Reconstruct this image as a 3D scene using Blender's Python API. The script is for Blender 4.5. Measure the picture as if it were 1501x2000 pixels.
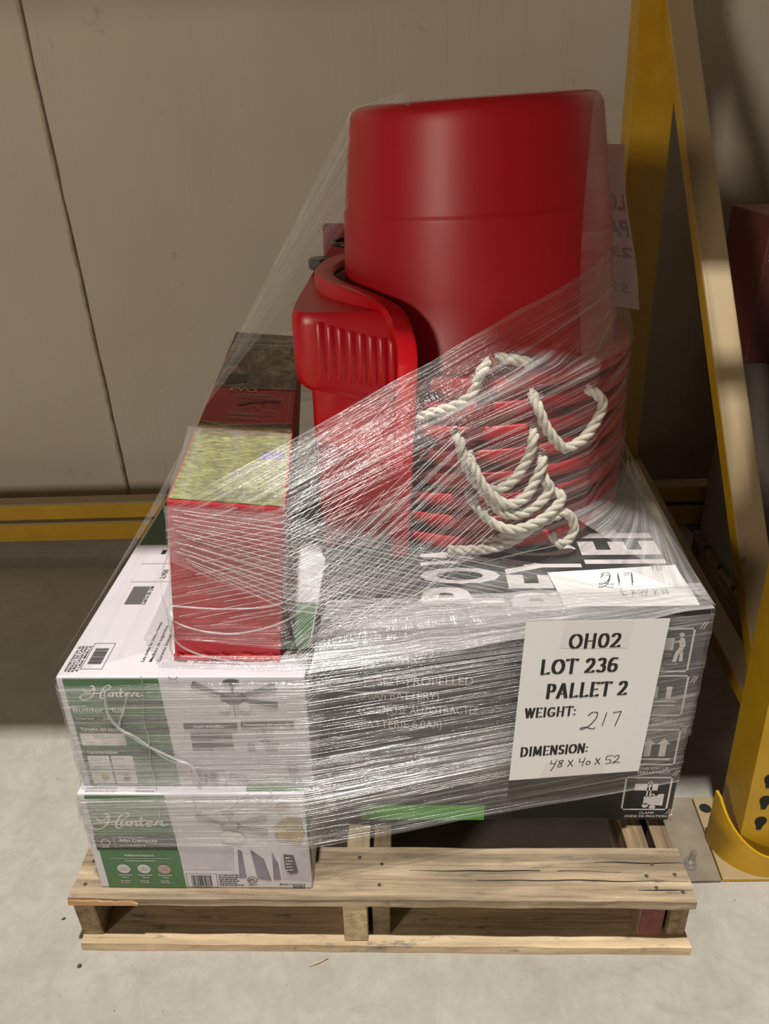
import bpy, bmesh, math, random
from mathutils import Vector, Matrix, noise

# ------------------------------------------------------------------ scene, camera, world, lights
for o in list(bpy.data.objects): bpy.data.objects.remove(o)
scene = bpy.context.scene
COL = scene.collection
R = math.radians
rnd = random.Random(7)

cam_d = bpy.data.cameras.new('camera')
cam = bpy.data.objects.new('camera', cam_d); COL.objects.link(cam)
scene.camera = cam
cam_d.sensor_fit = 'HORIZONTAL'; cam_d.sensor_width = 36.0
cam_d.lens = 1535.07 / 1501 * 36.0
cam_d.clip_start = 0.02
PITCH, YAW, ROLL = R(26.8996), R(-1.9175), R(-1.3192)
_f = Vector((math.sin(YAW) * math.cos(PITCH), math.cos(YAW) * math.cos(PITCH), -math.sin(PITCH)))
_r = Vector((math.cos(YAW), -math.sin(YAW), 0)); _u = _r.cross(_f)
_r2 = _r * math.cos(ROLL) + _u * math.sin(ROLL); _u2 = _u * math.cos(ROLL) - _r * math.sin(ROLL)
_m = Matrix((_r2, _u2, -_f)).transposed().to_4x4(); _m.translation = Vector((0.0518, -0.8416, 1.2545))
cam.matrix_world = _m

world = bpy.data.worlds.new('warehouse_air'); scene.world = world; world.use_nodes = True
bg = world.node_tree.nodes['Background']
bg.inputs[0].default_value = (1.0, 0.90, 0.77, 1); bg.inputs[1].default_value = 0.036

def area_light(name, loc, target, size, power, color):
    d = bpy.data.lights.new(name, 'AREA'); d.shape = 'SQUARE'; d.size = size; d.energy = power; d.color = color
    o = bpy.data.objects.new(name, d); COL.objects.link(o); o.location = loc
    o.rotation_euler = (Vector(target) - Vector(loc)).to_track_quat('-Z', 'Y').to_euler()
    return o
# high-bay lamps over the aisle
area_light('high_bay_lamp', (0.15, -1.02, 7.0), (0.0, 0.2, 0.3), 0.16, 640, (1.0, 0.96, 0.89))
area_light('high_bay_lamp', (-9.0, -12.0, 4.2), (-0.3, 1.2, 0.8), 2.0, 800, (1.0, 0.89, 0.75))

vs = scene.view_settings
vs.view_transform = 'Standard'; vs.look = 'None'; vs.exposure = 0.0; vs.gamma = 1.0; vs.use_curve_mapping = False

scene.cycles.caustics_reflective = False; scene.cycles.caustics_refractive = False

# ------------------------------------------------------------------ helpers
def tag(o, label=None, cat=None, group=None, kind=None):
    if label: o['label'] = label
    if cat: o['category'] = cat
    if group: o['group'] = group
    if kind: o['kind'] = kind
    return o

def empty(name, loc=(0, 0, 0), label=None, cat=None, group=None):
    o = bpy.data.objects.new(name, None); COL.objects.link(o); o.location = loc; o.empty_display_size = 0.05
    return tag(o, label, cat, group)

def link_mesh(name, me, mat, parent=None, smooth=False):
    if mat is not None:
        me.materials.clear(); me.materials.append(mat)
    if smooth:
        for p in me.polygons: p.use_smooth = True
    o = bpy.data.objects.new(name, me); COL.objects.link(o)
    if parent:
        o.parent = parent
        o.matrix_parent_inverse = Matrix.Identity(4)
        pw = world_of(parent); o.matrix_basis = pw.inverted()
    return o

def world_of(o):
    m = o.matrix_basis.copy() if o.parent is None else world_of(o.parent) @ o.matrix_parent_inverse @ o.matrix_basis
    return m

class MB:
    """collects geometry in world coordinates"""
    def __init__(s): s.v = []; s.f = []; s.uv = None
    def add(s, vs_, fs):
        b = len(s.v); s.v += [tuple(x) for x in vs_]; s.f += [tuple(i + b for i in f) for f in fs]
    def hexa(s, c8):
        s.add(c8, [(0, 3, 2, 1), (4, 5, 6, 7), (0, 1, 5, 4), (1, 2, 6, 5), (2, 3, 7, 6), (3, 0, 4, 7)])
    def box(s, x0, x1, y0, y1, z0, z1):
        s.hexa([(x0, y0, z0), (x1, y0, z0), (x1, y1, z0), (x0, y1, z0), (x0, y0, z1), (x1, y0, z1), (x1, y1, z1), (x0, y1, z1)])
    def tube(s, pts, r, n=8, cap=True, closed=False):
        pts = [Vector(p) for p in pts]; N = len(pts); rings = []
        up = Vector((0.13, 0.29, 0.95)).normalized()
        for i, p in enumerate(pts):
            if closed: t = (pts[(i + 1) % N] - pts[i - 1])
            else: t = pts[min(i + 1, N - 1)] - pts[max(i - 1, 0)]
            t.normalize()
            a = up - t * up.dot(t)
            if a.length < 1e-4: a = t.orthogonal()
            a.normalize(); up = a; b = t.cross(a)
            rr = r[i] if isinstance(r, (list, tuple)) else r
            rings.append([p + (a * math.cos(2 * math.pi * k / n) + b * math.sin(2 * math.pi * k / n)) * rr for k in range(n)])
        vv = [q for g in rings for q in g]; ff = []
        for i in range(N if closed else N - 1):
            j = (i + 1) % N
            for k in range(n):
                ff.append((i * n + k, i * n + (k + 1) % n, j * n + (k + 1) % n, j * n + k))
        if cap and not closed:
            ff.append(tuple(reversed(range(n)))); ff.append(tuple((N - 1) * n + k for k in range(n)))
        s.add(vv, ff)
    def lathe(s, prof, n=48, center=(0, 0, 0), capb=False, capt=False):
        cx, cy, cz = center; m = len(prof)
        vv = [(cx + r * math.cos(2 * math.pi * k / n), cy + r * math.sin(2 * math.pi * k / n), cz + z) for r, z in prof for k in range(n)]
        ff = [(i * n + k, i * n + (k + 1) % n, (i + 1) * n + (k + 1) % n, (i + 1) * n + k) for i in range(m - 1) for k in range(n)]
        if capb: ff.append(tuple(reversed(range(n))))
        if capt: ff.append(tuple((m - 1) * n + k for k in range(n)))
        s.add(vv, ff)
    def prism(s, poly, z0, z1):
        n = len(poly)
        s.add([(x, y, z0) for x, y in poly] + [(x, y, z1) for x, y in poly],
              [tuple(reversed(range(n))), tuple(range(n, 2 * n))] + [(i, (i + 1) % n, n + (i + 1) % n, n + i) for i in range(n)])
    def mesh(s, name, bevel=0, seg=2):
        me = bpy.data.meshes.new(name); me.from_pydata(s.v, [], s.f); me.update()
        if bevel:
            bm = bmesh.new(); bm.from_mesh(me)
            es = [e for e in bm.edges if len(e.link_faces) == 2 and e.calc_face_angle(0) > 0.5]
            bmesh.ops.bevel(bm, geom=es, offset=bevel, segments=seg, affect='EDGES', profile=0.6)
            bm.to_mesh(me); bm.free()
        return me
    def build(s, name, mat, parent=None, bevel=0, seg=2, smooth=False):
        return link_mesh(name, s.mesh(name, bevel, seg), mat, parent, smooth)

def auto_smooth(o, ang=40):
    me = o.data
    for p in me.polygons: p.use_smooth = True
    me.set_sharp_from_angle(angle=R(ang))

def hull2(pts):
    pts = sorted(set((round(p[0], 6), round(p[1], 6)) for p in pts))
    if len(pts) < 3: return pts
    def half(ps):
        h = []
        for p in ps:
            while len(h) >= 2 and (h[-1][0] - h[-2][0]) * (p[1] - h[-2][1]) - (h[-1][1] - h[-2][1]) * (p[0] - h[-2][0]) <= 0: h.pop()
            h.append(p)
        return h
    a = half(pts); b = half(pts[::-1]); return a[:-1] + b[:-1]

def spline(pts, n=8, closed=False):
    P = [Vector(p) for p in pts]; out = []; N = len(P)
    rng = range(N) if closed else range(N - 1)
    for i in rng:
        if closed: p0, p1, p2, p3 = P[i - 1], P[i], P[(i + 1) % N], P[(i + 2) % N]
        else: p0, p1, p2, p3 = P[max(i - 1, 0)], P[i], P[i + 1], P[min(i + 2, N - 1)]
        for k in range(n):
            t = k / n
            out.append(0.5 * (2 * p1 + (p2 - p0) * t + (2 * p0 - 5 * p1 + 4 * p2 - p3) * t * t + (3 * p1 - p0 - 3 * p2 + p3) * t ** 3))
    if not closed: out.append(P[-1])
    return out

# ------------------------------------------------------------------ materials
def new_mat(name):
    m = bpy.data.materials.new(name); m.use_nodes = True
    nt = m.node_tree; b = nt.nodes['Principled BSDF']
    return m, nt, b
def N(nt, typ, **kw):
    n = nt.nodes.new(typ)
    for k, v in kw.items(): setattr(n, k, v)
    return n
def ramp(nt, fac, stops):
    r = N(nt, 'ShaderNodeValToRGB'); nt.links.new(fac, r.inputs[0])
    e = r.color_ramp.elements
    while len(e) < len(stops): e.new(0.5)
    for el, (p, c) in zip(e, stops): el.position = p; el.color = (*c, 1) if len(c) == 3 else c
    return r.outputs[0]
def noise_tex(nt, scale, detail=4, vec=None, rough=0.55, dist=0.0):
    n = N(nt, 'ShaderNodeTexNoise'); n.inputs['Scale'].default_value = scale; n.inputs['Detail'].default_value = detail
    n.inputs['Roughness'].default_value = rough; n.inputs['Distortion'].default_value = dist
    if vec is not None: nt.links.new(vec, n.inputs['Vector'])
    return n.outputs[0]
def mapping(nt, src, scale=(1, 1, 1), loc=None):
    m = N(nt, 'ShaderNodeMapping'); m.inputs['Scale'].default_value = scale
    nt.links.new(src, m.inputs[0])
    if loc is not None: nt.links.new(loc, m.inputs['Location'])
    return m.outputs[0]
def mix(nt, fac, a, b, mode='MIX'):
    m = N(nt, 'ShaderNodeMix', data_type='RGBA', blend_type=mode)
    for s, v in ((0, fac), (6, a), (7, b)):
        if isinstance(v, bpy.types.NodeSocket): nt.links.new(v, m.inputs[s])
        else: m.inputs[s].default_value = v if s == 0 else (*v, 1)
    return m.outputs[2]
def bump(nt, b, h, strength=0.3, dist=0.002):
    n = N(nt, 'ShaderNodeBump'); n.inputs['Strength'].default_value = strength; n.inputs['Distance'].default_value = dist
    nt.links.new(h, n.inputs['Height']); nt.links.new(n.outputs[0], b.inputs['Normal'])
def coord(nt, k='Object'): return N(nt, 'ShaderNodeTexCoord').outputs[k]
def objrand(nt): return N(nt, 'ShaderNodeObjectInfo').outputs['Random']

def plain(name, c, rough=0.5, metal=0.0, var=0.0, scale=40, bmp=0.0):
    m, nt, b = new_mat(name)
    b.inputs['Base Color'].default_value = (*c, 1); b.inputs['Roughness'].default_value = rough; b.inputs['Metallic'].default_value = metal
    if var or bmp:
        f = noise_tex(nt, scale, 5, coord(nt))
        if var:
            nt.links.new(ramp(nt, f, [(0.25, tuple(x * (1 - var) for x in c)), (0.75, tuple(min(1, x * (1 + var)) for x in c))]), b.inputs['Base Color'])
        if bmp: bump(nt, b, f, bmp)
    return m

def wood_mat(name, dark, mid, light, along=0, rough=0.8, stain=None):
    """along: axis of the grain (0 = x, 1 = y)"""
    m, nt, b = new_mat(name); b.inputs['Roughness'].default_value = rough
    co = coord(nt)
    sc = [70, 70, 70]; sc[along] = 3.0
    rv = N(nt, 'ShaderNodeCombineXYZ'); rr = N(nt, 'ShaderNodeMath', operation='MULTIPLY'); rr.inputs[1].default_value = 37.0
    nt.links.new(objrand(nt), rr.inputs[0])
    for k in range(3): nt.links.new(rr.outputs[0], rv.inputs[k])
    g = noise_tex(nt, 1.0, 6, mapping(nt, co, sc, rv.outputs[0]), 0.65, 0.4)
    base = ramp(nt, g, [(0.28, dark), (0.5, mid), (0.72, light)])
    sc2 = [14, 14, 14]; sc2[along] = 4
    s = noise_tex(nt, 1.0, 5, mapping(nt, co, sc2, rv.outputs[0]), 0.6)
    base = mix(nt, ramp(nt, s, [(0.42, (0, 0, 0)), (0.7, (0.55, 0.55, 0.55))]), base, tuple(x * 0.45 for x in dark))
    if stain:
        s2 = noise_tex(nt, 1.0, 6, mapping(nt, co, (16, 60, 30), rv.outputs[0]), 0.7)
        base = mix(nt, ramp(nt, s2, [(0.57, (0, 0, 0)), (0.70, (0.8, 0.8, 0.8))]), base, stain)
    nt.links.new(base, b.inputs['Base Color']); bump(nt, b, g, 0.5, 0.003)
    return m

MT = {}
MT['wood_old'] = wood_mat('weathered_wood', (0.12, 0.088, 0.055), (0.35, 0.265, 0.17), (0.56, 0.45, 0.31), 0, stain=(0.13, 0.105, 0.08))
MT['wood_new'] = wood_mat('fresh_pine', (0.40, 0.29, 0.16), (0.62, 0.47, 0.29), (0.78, 0.63, 0.42), 0, stain=(0.08, 0.09, 0.10))
MT['wood_string_old'] = wood_mat('weathered_stringer', (0.09, 0.06, 0.035), (0.24, 0.165, 0.09), (0.36, 0.27, 0.16), 1)
MT['wood_string_new'] = wood_mat('pale_stringer', (0.33, 0.24, 0.12), (0.55, 0.43, 0.25), (0.66, 0.54, 0.34), 1)
MT['wood_split'] = wood_mat('split_wood', (0.40, 0.18, 0.07), (0.66, 0.36, 0.17), (0.78, 0.52, 0.30), 0)
MT['maroon_paint'] = plain('maroon_paint', (0.16, 0.035, 0.03), 0.6, var=0.4, scale=60, bmp=0.4)
MT['nail'] = plain('nail_steel', (0.10, 0.085, 0.07), 0.5, 0.6)

def concrete():
    m, nt, b = new_mat('concrete'); co = coord(nt)
    a = noise_tex(nt, 2.2, 8, co, 0.62, 0.6); f = noise_tex(nt, 60, 6, co, 0.7); st = noise_tex(nt, 6.0, 8, mapping(nt, co, (1, 1.8, 1)), 0.7, 1.2)
    c = ramp(nt, a, [(0.3, (0.29, 0.27, 0.23)), (0.5, (0.37, 0.35, 0.31)), (0.72, (0.43, 0.415, 0.38))])
    c = mix(nt, ramp(nt, st, [(0.56, (0, 0, 0)), (0.74, (0.42, 0.42, 0.42))]), c, (0.19, 0.16, 0.12))
    c = mix(nt, 0.25, c, ramp(nt, f, [(0.3, (0.28, 0.26, 0.22)), (0.7, (0.46, 0.45, 0.42))]))
    ms = noise_tex(nt, 14, 8, co, 0.68, 0.8)
    c = mix(nt, ramp(nt, ms, [(0.40, (0.35, 0.35, 0.35)), (0.60, (0, 0, 0))]), c, (0.26, 0.235, 0.19))
    scx = noise_tex(nt, 1.0, 4, mapping(nt, co, (7, 120, 1)), 0.6, 1.5)
    c = mix(nt, ramp(nt, scx, [(0.68, (0, 0, 0)), (0.74, (0.35, 0.35, 0.35))]), c, (0.46, 0.45, 0.42))
    sp = noise_tex(nt, 95, 2, co, 0.5)
    c = mix(nt, ramp(nt, sp, [(0.74, (0, 0, 0)), (0.78, (0.75, 0.75, 0.75))]), c, (0.10, 0.08, 0.06))
    nt.links.new(c, b.inputs['Base Color']); b.inputs['Roughness'].default_value = 0.55
    bump(nt, b, f, 0.12, 0.002); return m
MT['concrete'] = concrete()

def wall_mat():
    m, nt, b = new_mat('painted_wall'); co = coord(nt)
    a = noise_tex(nt, 1.6, 5, co, 0.5); v = noise_tex(nt, 1.0, 5, mapping(nt, co, (60, 60, 1.1)), 0.6)
    g = noise_tex(nt, 160, 3, co, 0.6); sp = noise_tex(nt, 17, 6, co, 0.62, 0.4)
    c = ramp(nt, a, [(0.3, (0.48, 0.425, 0.335)), (0.7, (0.55, 0.495, 0.405))])
    c = mix(nt, ramp(nt, v, [(0.56, (0, 0, 0)), (0.76, (0.3, 0.3, 0.3))]), c, (0.36, 0.31, 0.24))
    c = mix(nt, ramp(nt, sp, [(0.66, (0, 0, 0)), (0.76, (0.5, 0.5, 0.5))]), c, (0.24, 0.20, 0.14))
    nt.links.new(c, b.inputs['Base Color']); b.inputs['Roughness'].default_value = 0.65
    bump(nt, b, mix(nt, 0.5, g, v), 0.2, 0.002); return m
MT['wall'] = wall_mat()
MT['seam'] = plain('caulk', (0.40, 0.345, 0.25), 0.7, var=0.35, scale=25)

def yellow_mat(name, dust):
    m, nt, b = new_mat(name); co = coord(nt)
    c0 = (0.50, 0.285, 0.008)
    a = noise_tex(nt, 9, 7, co, 0.65, 0.4)
    c = ramp(nt, a, [(0.3, (0.42, 0.23, 0.006)), (0.6, c0), (0.8, (0.56, 0.34, 0.02))])
    geo = N(nt, 'ShaderNodeNewGeometry')
    if dust:
        sx = N(nt, 'ShaderNodeSeparateXYZ'); nt.links.new(geo.outputs['Normal'], sx.inputs[0])
        ma = N(nt, 'ShaderNodeMath', operation='ADD'); nt.links.new(sx.outputs[2], ma.inputs[0])
        n2 = noise_tex(nt, 14, 6, co, 0.7)
        mm = N(nt, 'ShaderNodeMath', operation='MULTIPLY'); mm.inputs[1].default_value = 0.9; nt.links.new(n2, mm.inputs[0])
        nt.links.new(mm.outputs[0], ma.inputs[1])
        c = mix(nt, ramp(nt, ma.outputs[0], [(0.62, (0, 0, 0)), (0.86, (dust, dust, dust))]), c, (0.30, 0.235, 0.14))
    ch = noise_tex(nt, 26, 4, co, 0.6)
    c = mix(nt, ramp(nt, ch, [(0.70, (0, 0, 0)), (0.73, (0.8, 0.8, 0.8))]), c, (0.16, 0.10, 0.03))
    nt.links.new(c, b.inputs['Base Color']); b.inputs['Roughness'].default_value = 0.45
    bump(nt, b, a, 0.08); return m
MT['yellow'] = yellow_mat('yellow_paint', 0.0)
MT['yellow_dusty'] = yellow_mat('yellow_paint_dusty', 0.92)
MT['plate_dusty'] = plain('dusty_plate', (0.20, 0.165, 0.12), 0.75, var=0.25, scale=20, bmp=0.2)
MT['hole'] = plain('black_hole', (0.006, 0.006, 0.005), 0.9)
MT['steel'] = plain('zinc_steel', (0.55, 0.53, 0.50), 0.35, 0.9)

MT['red_plastic'] = plain('red_plastic', (0.46, 0.006, 0.014), 0.42, var=0.06, scale=8)
MT['red_plastic2'] = plain('glossy_red_plastic', (0.58, 0.004, 0.012), 0.33, var=0.05, scale=8)
MT['dark_red'] = plain('dark_red_plastic', (0.20, 0.012, 0.012), 0.45)
MT['black_plastic'] = plain('black_plastic', (0.012, 0.012, 0.012), 0.4)
MT['rope'] = plain('cotton_rope', (0.60, 0.56, 0.47), 0.9, var=0.15, scale=120, bmp=0.4)
MT['white_print'] = plain('white_print', (0.68, 0.64, 0.65), 0.6)
MT['logo_white'] = plain('logo_white', (0.62, 0.57, 0.55), 0.6)
MT['card_white'] = plain('white_carton', (0.60, 0.575, 0.615), 0.5, var=0.04, scale=14)
MT['card_edge'] = plain('raw_cardboard', (0.42, 0.31, 0.20), 0.85, var=0.2, scale=60)
MT['green_print'] = plain('green_print', (0.075, 0.17, 0.075), 0.5, var=0.08, scale=20)
MT['dark_print'] = plain('dark_green_print', (0.03, 0.04, 0.03), 0.5)
MT['grey_print'] = plain('grey_print', (0.11, 0.105, 0.105), 0.5)
MT['mid_print'] = plain('mid_grey_print', (0.32, 0.30, 0.31), 0.5)
MT['lilac_print'] = plain('lilac_print', (0.50, 0.46, 0.50), 0.5, var=0.2, scale=18)
MT['violet_print'] = plain('violet_print', (0.22, 0.19, 0.23), 0.5, var=0.3, scale=18)
MT['black_ink'] = plain('black_ink', (0.012, 0.012, 0.014), 0.5)
MT['tan_print'] = plain('tan_print', (0.42, 0.33, 0.18), 0.6, var=0.3, scale=60)
MT['pink_print'] = plain('pink_print', (0.55, 0.36, 0.33), 0.6)
MT['black_card'] = plain('black_carton', (0.020, 0.021, 0.022), 0.45, var=0.3, scale=6)
MT['bright_green'] = plain('bright_green_print', (0.10, 0.42, 0.05), 0.5)
MT['red_card'] = plain('red_carton', (0.47, 0.022, 0.032), 0.5, var=0.12, scale=10)
MT['paper'] = plain('paper', (0.87, 0.865, 0.87), 0.75, var=0.03, scale=10)
MT['tape'] = plain('tape_tint', (0.82, 0.79, 0.79), 0.35)
MT['paper_pink'] = plain('paper_shaded', (0.62, 0.55, 0.55), 0.75)
def thin_paper():
    m, nt, b = new_mat('thin_paper'); b.inputs['Base Color'].default_value = (0.86, 0.77, 0.77, 1); b.inputs['Roughness'].default_value = 0.8
    tr = N(nt, 'ShaderNodeBsdfTranslucent'); tr.inputs[0].default_value = (0.86, 0.76, 0.76, 1); mx = N(nt, 'ShaderNodeMixShader'); mx.inputs[0].default_value = 0.4
    nt.links.new(b.outputs[0], mx.inputs[1]); nt.links.new(tr.outputs[0], mx.inputs[2]); nt.links.new(mx.outputs[0], nt.nodes['Material Output'].inputs[0]); return m
MT['paper_pink'] = thin_paper()
MT['ghost_ink'] = plain('show_through_ink', (0.50, 0.43, 0.44), 0.8)
MT['grey_card'] = plain('grey_carton', (0.24, 0.22, 0.20), 0.7, var=0.25, scale=8)
MT['maroon_card'] = plain('maroon_carton', (0.15, 0.04, 0.035), 0.55, var=0.2, scale=6)

def moss_mat():
    m, nt, b = new_mat('moss_print'); co = coord(nt)
    a = noise_tex(nt, 1.0, 8, mapping(nt, co, (70, 150, 60)), 0.75, 0.5); g = noise_tex(nt, 16, 4, co, 0.6, 0.6)
    c = ramp(nt, a, [(0.30, (0.035, 0.03, 0.012)), (0.45, (0.14, 0.14, 0.035)), (0.58, (0.30, 0.31, 0.075)), (0.74, (0.60, 0.58, 0.28))])
    c = mix(nt, ramp(nt, g, [(0.5, (0, 0, 0)), (0.68, (0.6, 0.6, 0.6))]), c, (0.09, 0.10, 0.04))
    nt.links.new(c, b.inputs['Base Color']); b.inputs['Roughness'].default_value = 0.4; return m
MT['moss'] = moss_mat()
def log_mat():
    m, nt, b = new_mat('log_print'); co = coord(nt)
    a = noise_tex(nt, 1.0, 8, mapping(nt, co, (40, 110, 60)), 0.72, 0.5)
    nt.links.new(ramp(nt, a, [(0.32, (0.03, 0.02, 0.01)), (0.5, (0.12, 0.085, 0.035)), (0.66, (0.26, 0.22, 0.08)), (0.78, (0.40, 0.34, 0.16))]), b.inputs['Base Color']); b.inputs['Roughness'].default_value = 0.45; return m
MT['log'] = log_mat()
def forest_mat():
    m, nt, b = new_mat('forest_print'); co = coord(nt)
    a = noise_tex(nt, 1.0, 7, mapping(nt, co, (24, 10, 20)), 0.7, 1.5)
    c = ramp(nt, a, [(0.36, (0.03, 0.022, 0.014)), (0.5, (0.13, 0.105, 0.07)), (0.6, (0.30, 0.27, 0.20)), (0.75, (0.40, 0.36, 0.30))])
    nt.links.new(c, b.inputs['Base Color']); b.inputs['Roughness'].default_value = 0.45; return m
MT['forest'] = forest_mat()

# ------------------------------------------------------------------ the setting
g = MB(); g.add([(-6, -7, 0), (6, -7, 0), (6, 3, 0), (-6, 3, 0)], [(0, 1, 2, 3)])
tag(g.build('floor', MT['concrete']), 'stained pale grey concrete warehouse floor', kind='structure')

WY = 1.55                                     # wall plane
g = MB(); g.box(-6, 6, WY, WY + 0.15, 0, 4.2)
wall = tag(g.build('wall_back', MT['wall']), 'beige painted panel wall behind the rack', kind='structure')
pts = []
for i in range(61):
    z = 0.0 + 4.0 * i / 60
    pts.append((-0.900 - 0.036 * (z - 0.2) + 0.006 * noise.noise(Vector((0, 0, z * 3))), WY - 0.001, z))
g = MB(); g.tube(pts, [0.0075 + 0.004 * noise.noise(Vector((3, 0, z[2] * 9))) for z in pts], 6)
g.build('caulked_seam', MT['seam'], wall, smooth=True)

# ------------------------------------------------------------------ pallet rack (bolted together: one thing)
rack = empty('pallet_rack', (0.7, 0.2, 0), 'yellow painted steel pallet rack frame with diagonal braces', 'rack')
LEAN = 0.030
def post(x0, x1, y0, y1, h, name, mat):
    g = MB()
    # open channel column: front face, two sides, rear lips
    t = 0.004
    poly = [(x0, y0), (x1, y0), (x1, y1), (x1 - 0.022, y1), (x1 - 0.022, y1 - t), (x1 - t, y1 - t), (x1 - t, y0 + t), (x0 + t, y0 + t), (x0 + t, y1 - t), (x0 + 0.022, y1 - t), (x0 + 0.022, y1), (x0, y1)]
    n = len(poly); zs = (0.008, h)
    vv = [(x - LEAN * z, y, z) for z in zs for x, y in poly]
    g.add(vv, [tuple(n + i for i in range(n)), tuple(reversed(range(n)))] + [(i, (i + 1) % n, n + (i + 1) % n, n + i) for i in range(n)])
    return g.build(name, mat, rack)
fp = post(0.648, 0.750, 0.172, 0.262, 3.4, 'front_post', MT['yellow'])
bp = post(0.626, 0.722, 1.262, 1.345, 3.4, 'rear_post', MT['yellow'])
# teardrop slots in the front post
def teardrop(cx, cz, s):
    pl = []
    for k in range(14):
        a = math.pi * (-0.15 + 1.3 * k / 13); pl.append((cx + 0.0105 * math.cos(a), cz + 0.0105 * math.sin(a)))
    pl += [(cx - 0.0055, cz - 0.014), (cx - 0.004, cz - 0.022), (cx + 0.004, cz - 0.022), (cx + 0.0055, cz - 0.014)]
    return pl
for k in range(34):
    for sx in (0.030, 0.072):
        zc = 0.118 + 0.0508 * k
        pl = teardrop(0.648 + sx - LEAN * zc, zc, 1)
        g = MB(); g.add([(x, 0.1713, z) for x, z in pl], [tuple(range(len(pl)))])
        g.build('teardrop_slot', MT['hole'], fp)
# rounded column guard at the foot of the front post
g = MB(); arc = []
cx, cy, rr = 0.700, 0.228, 0.086
def guard_top(a):  # a = 0 at the front, grows to the sides
    return 0.055 + 0.075 * min(1, abs(a) / R(80)) ** 1.6
na = 33
for k in range(na):
    a = R(-92 + 184 * k / (na - 1))
    arc.append((cx + rr * math.sin(a), cy - rr * math.cos(a), a))
vv = []; ff = []
for (x, y, a) in arc:
    dx, dy = (x - cx) * 0.06, (y - cy) * 0.06
    ht = guard_top(a)
    vv += [(x, y, 0.006), (x, y, ht), (x - dx, y - dy, ht), (x - dx, y - dy, 0.006)]
for k in range(na - 1):
    b = k * 4
    for j in range(4): ff.append((b + j, b + 4 + j, b + 4 + (j + 1) % 4, b + (j + 1) % 4))
ff += [(0, 1, 2, 3), ((na - 1) * 4 + 3, (na - 1) * 4 + 2, (na - 1) * 4 + 1, (na - 1) * 4)]
g.add(vv, ff); o = g.build('column_guard', MT['yellow'], rack); auto_smooth(o)
# foot plates
g = MB(); g.hexa([(0.615, 0.138, 0.0005), (0.84, 0.142, 0.0005), (0.845, 0.335, 0.0005), (0.622, 0.330, 0.0005), (0.615, 0.138, 0.008), (0.84, 0.142, 0.008), (0.845, 0.335, 0.008), (0.622, 0.330, 0.008)])
fpl = g.build('foot_plate', MT['yellow_dusty'], rack, bevel=0.002)
g = MB(); g.lathe([(0.0001, 0.0), (0.0115, 0.0)], 20, (0.638, 0.300, 0.0086)); g.build('bolt_hole', MT['hole'], fpl)
g = MB(); g.hexa([(0.532, 0.134, 0.0005), (0.613, 0.137, 0.0005), (0.620, 0.330, 0.0005), (0.532, 0.330, 0.0005), (0.532, 0.134, 0.006), (0.613, 0.137, 0.006), (0.620, 0.330, 0.006), (0.532, 0.330, 0.006)])
shim = g.build('shim_plate', MT['plate_dusty'], rack, bevel=0.0015)
g = MB(); g.lathe([(0.0001, 0.011), (0.013, 0.011), (0.013, 0.0135), (0.0001, 0.0135)], 16, (0.566, 0.170, -0.005)); 
g.lathe([(0.0105, 0.0085), (0.0105, 0.019), (0.0001, 0.019)], 6, (0.566, 0.170, -0.002)); g.tube([(0.566, 0.170, 0.005), (0.568, 0.168, 0.043)], 0.0058, 10)
g.build('anchor_bolt', MT['steel'], rack)
g = MB(); g.box(0.60, 0.76, 1.235, 1.40, 0.0005, 0.008); g.build('foot_plate', MT['yellow_dusty'], rack, bevel=0.002)
# braces: rectangular channel between two points in the frame's plane
def brace(p0, p1, w, t, name):
    p0, p1 = Vector(p0), Vector(p1); d = (p1 - p0).normalized(); x = Vector((1, 0, 0)); x = (x - d * x.dot(d)).normalized(); n = x.cross(d)
    if n.z < 0: n = -n
    c = []
    for p in (p0, p1):
        for a, b in ((-1, -1), (1, -1), (1, 1), (-1, 1)): c.append(p + x * (a * w / 2) + n * (b * t / 2))
    g = MB(); g.hexa([tuple(q) for q in c]); return g.build(name, MT['yellow_dusty'], rack, bevel=0.005, seg=3)
brace((0.712, 0.215, 0.19), (0.655, 1.33, 1.56), 0.058, 0.036, 'diagonal_brace')
brace((0.705, 0.24, 0.245), (0.700, 1.29, 0.335), 0.050, 0.034, 'horizontal_brace')
brace((0.655, 1.33, 1.60), (0.612, 0.215, 2.9), 0.058, 0.036, 'diagonal_brace')
# step beams: low rear beam near the floor, upper beams and deck above the load
def step_beam(x0, z0, x1, z1, y0, h, name):
    """profile seen from the front: tall face, a step back, a narrow face, a ledge"""
    prof = [(0.0, 0.0), (0.0, h * 0.46), (0.004, h * 0.50), (0.026, h * 0.50), (0.026, h * 0.55), (0.008, h * 0.60), (0.008, h * 0.96), (0.012, h), (0.060, h), (0.060, 0.0)]
    n = len(prof); vv = [(x0, y0 + a, z0 + b) for a, b in prof] + [(x1, y0 + a, z1 + b) for a, b in prof]
    g = MB(); g.add(vv, [tuple(reversed(range(n))), tuple(range(n, 2 * n))] + [(i, n + i, n + (i + 1) % n, (i + 1) % n) for i in range(n)])
    return g.build(name, MT['yellow_dusty'], rack)
step_beam(-2.6, 0.057, 1.9, 0.152, 1.275, 0.122, 'low_rear_beam')
step_beam(-2.1, 1.86, 0.60, 1.93, 0.105, 0.12, 'upper_front_beam')
step_beam(-2.1, 1.86, 0.60, 1.93, 1.28, 0.12, 'upper_rear_beam')
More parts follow.
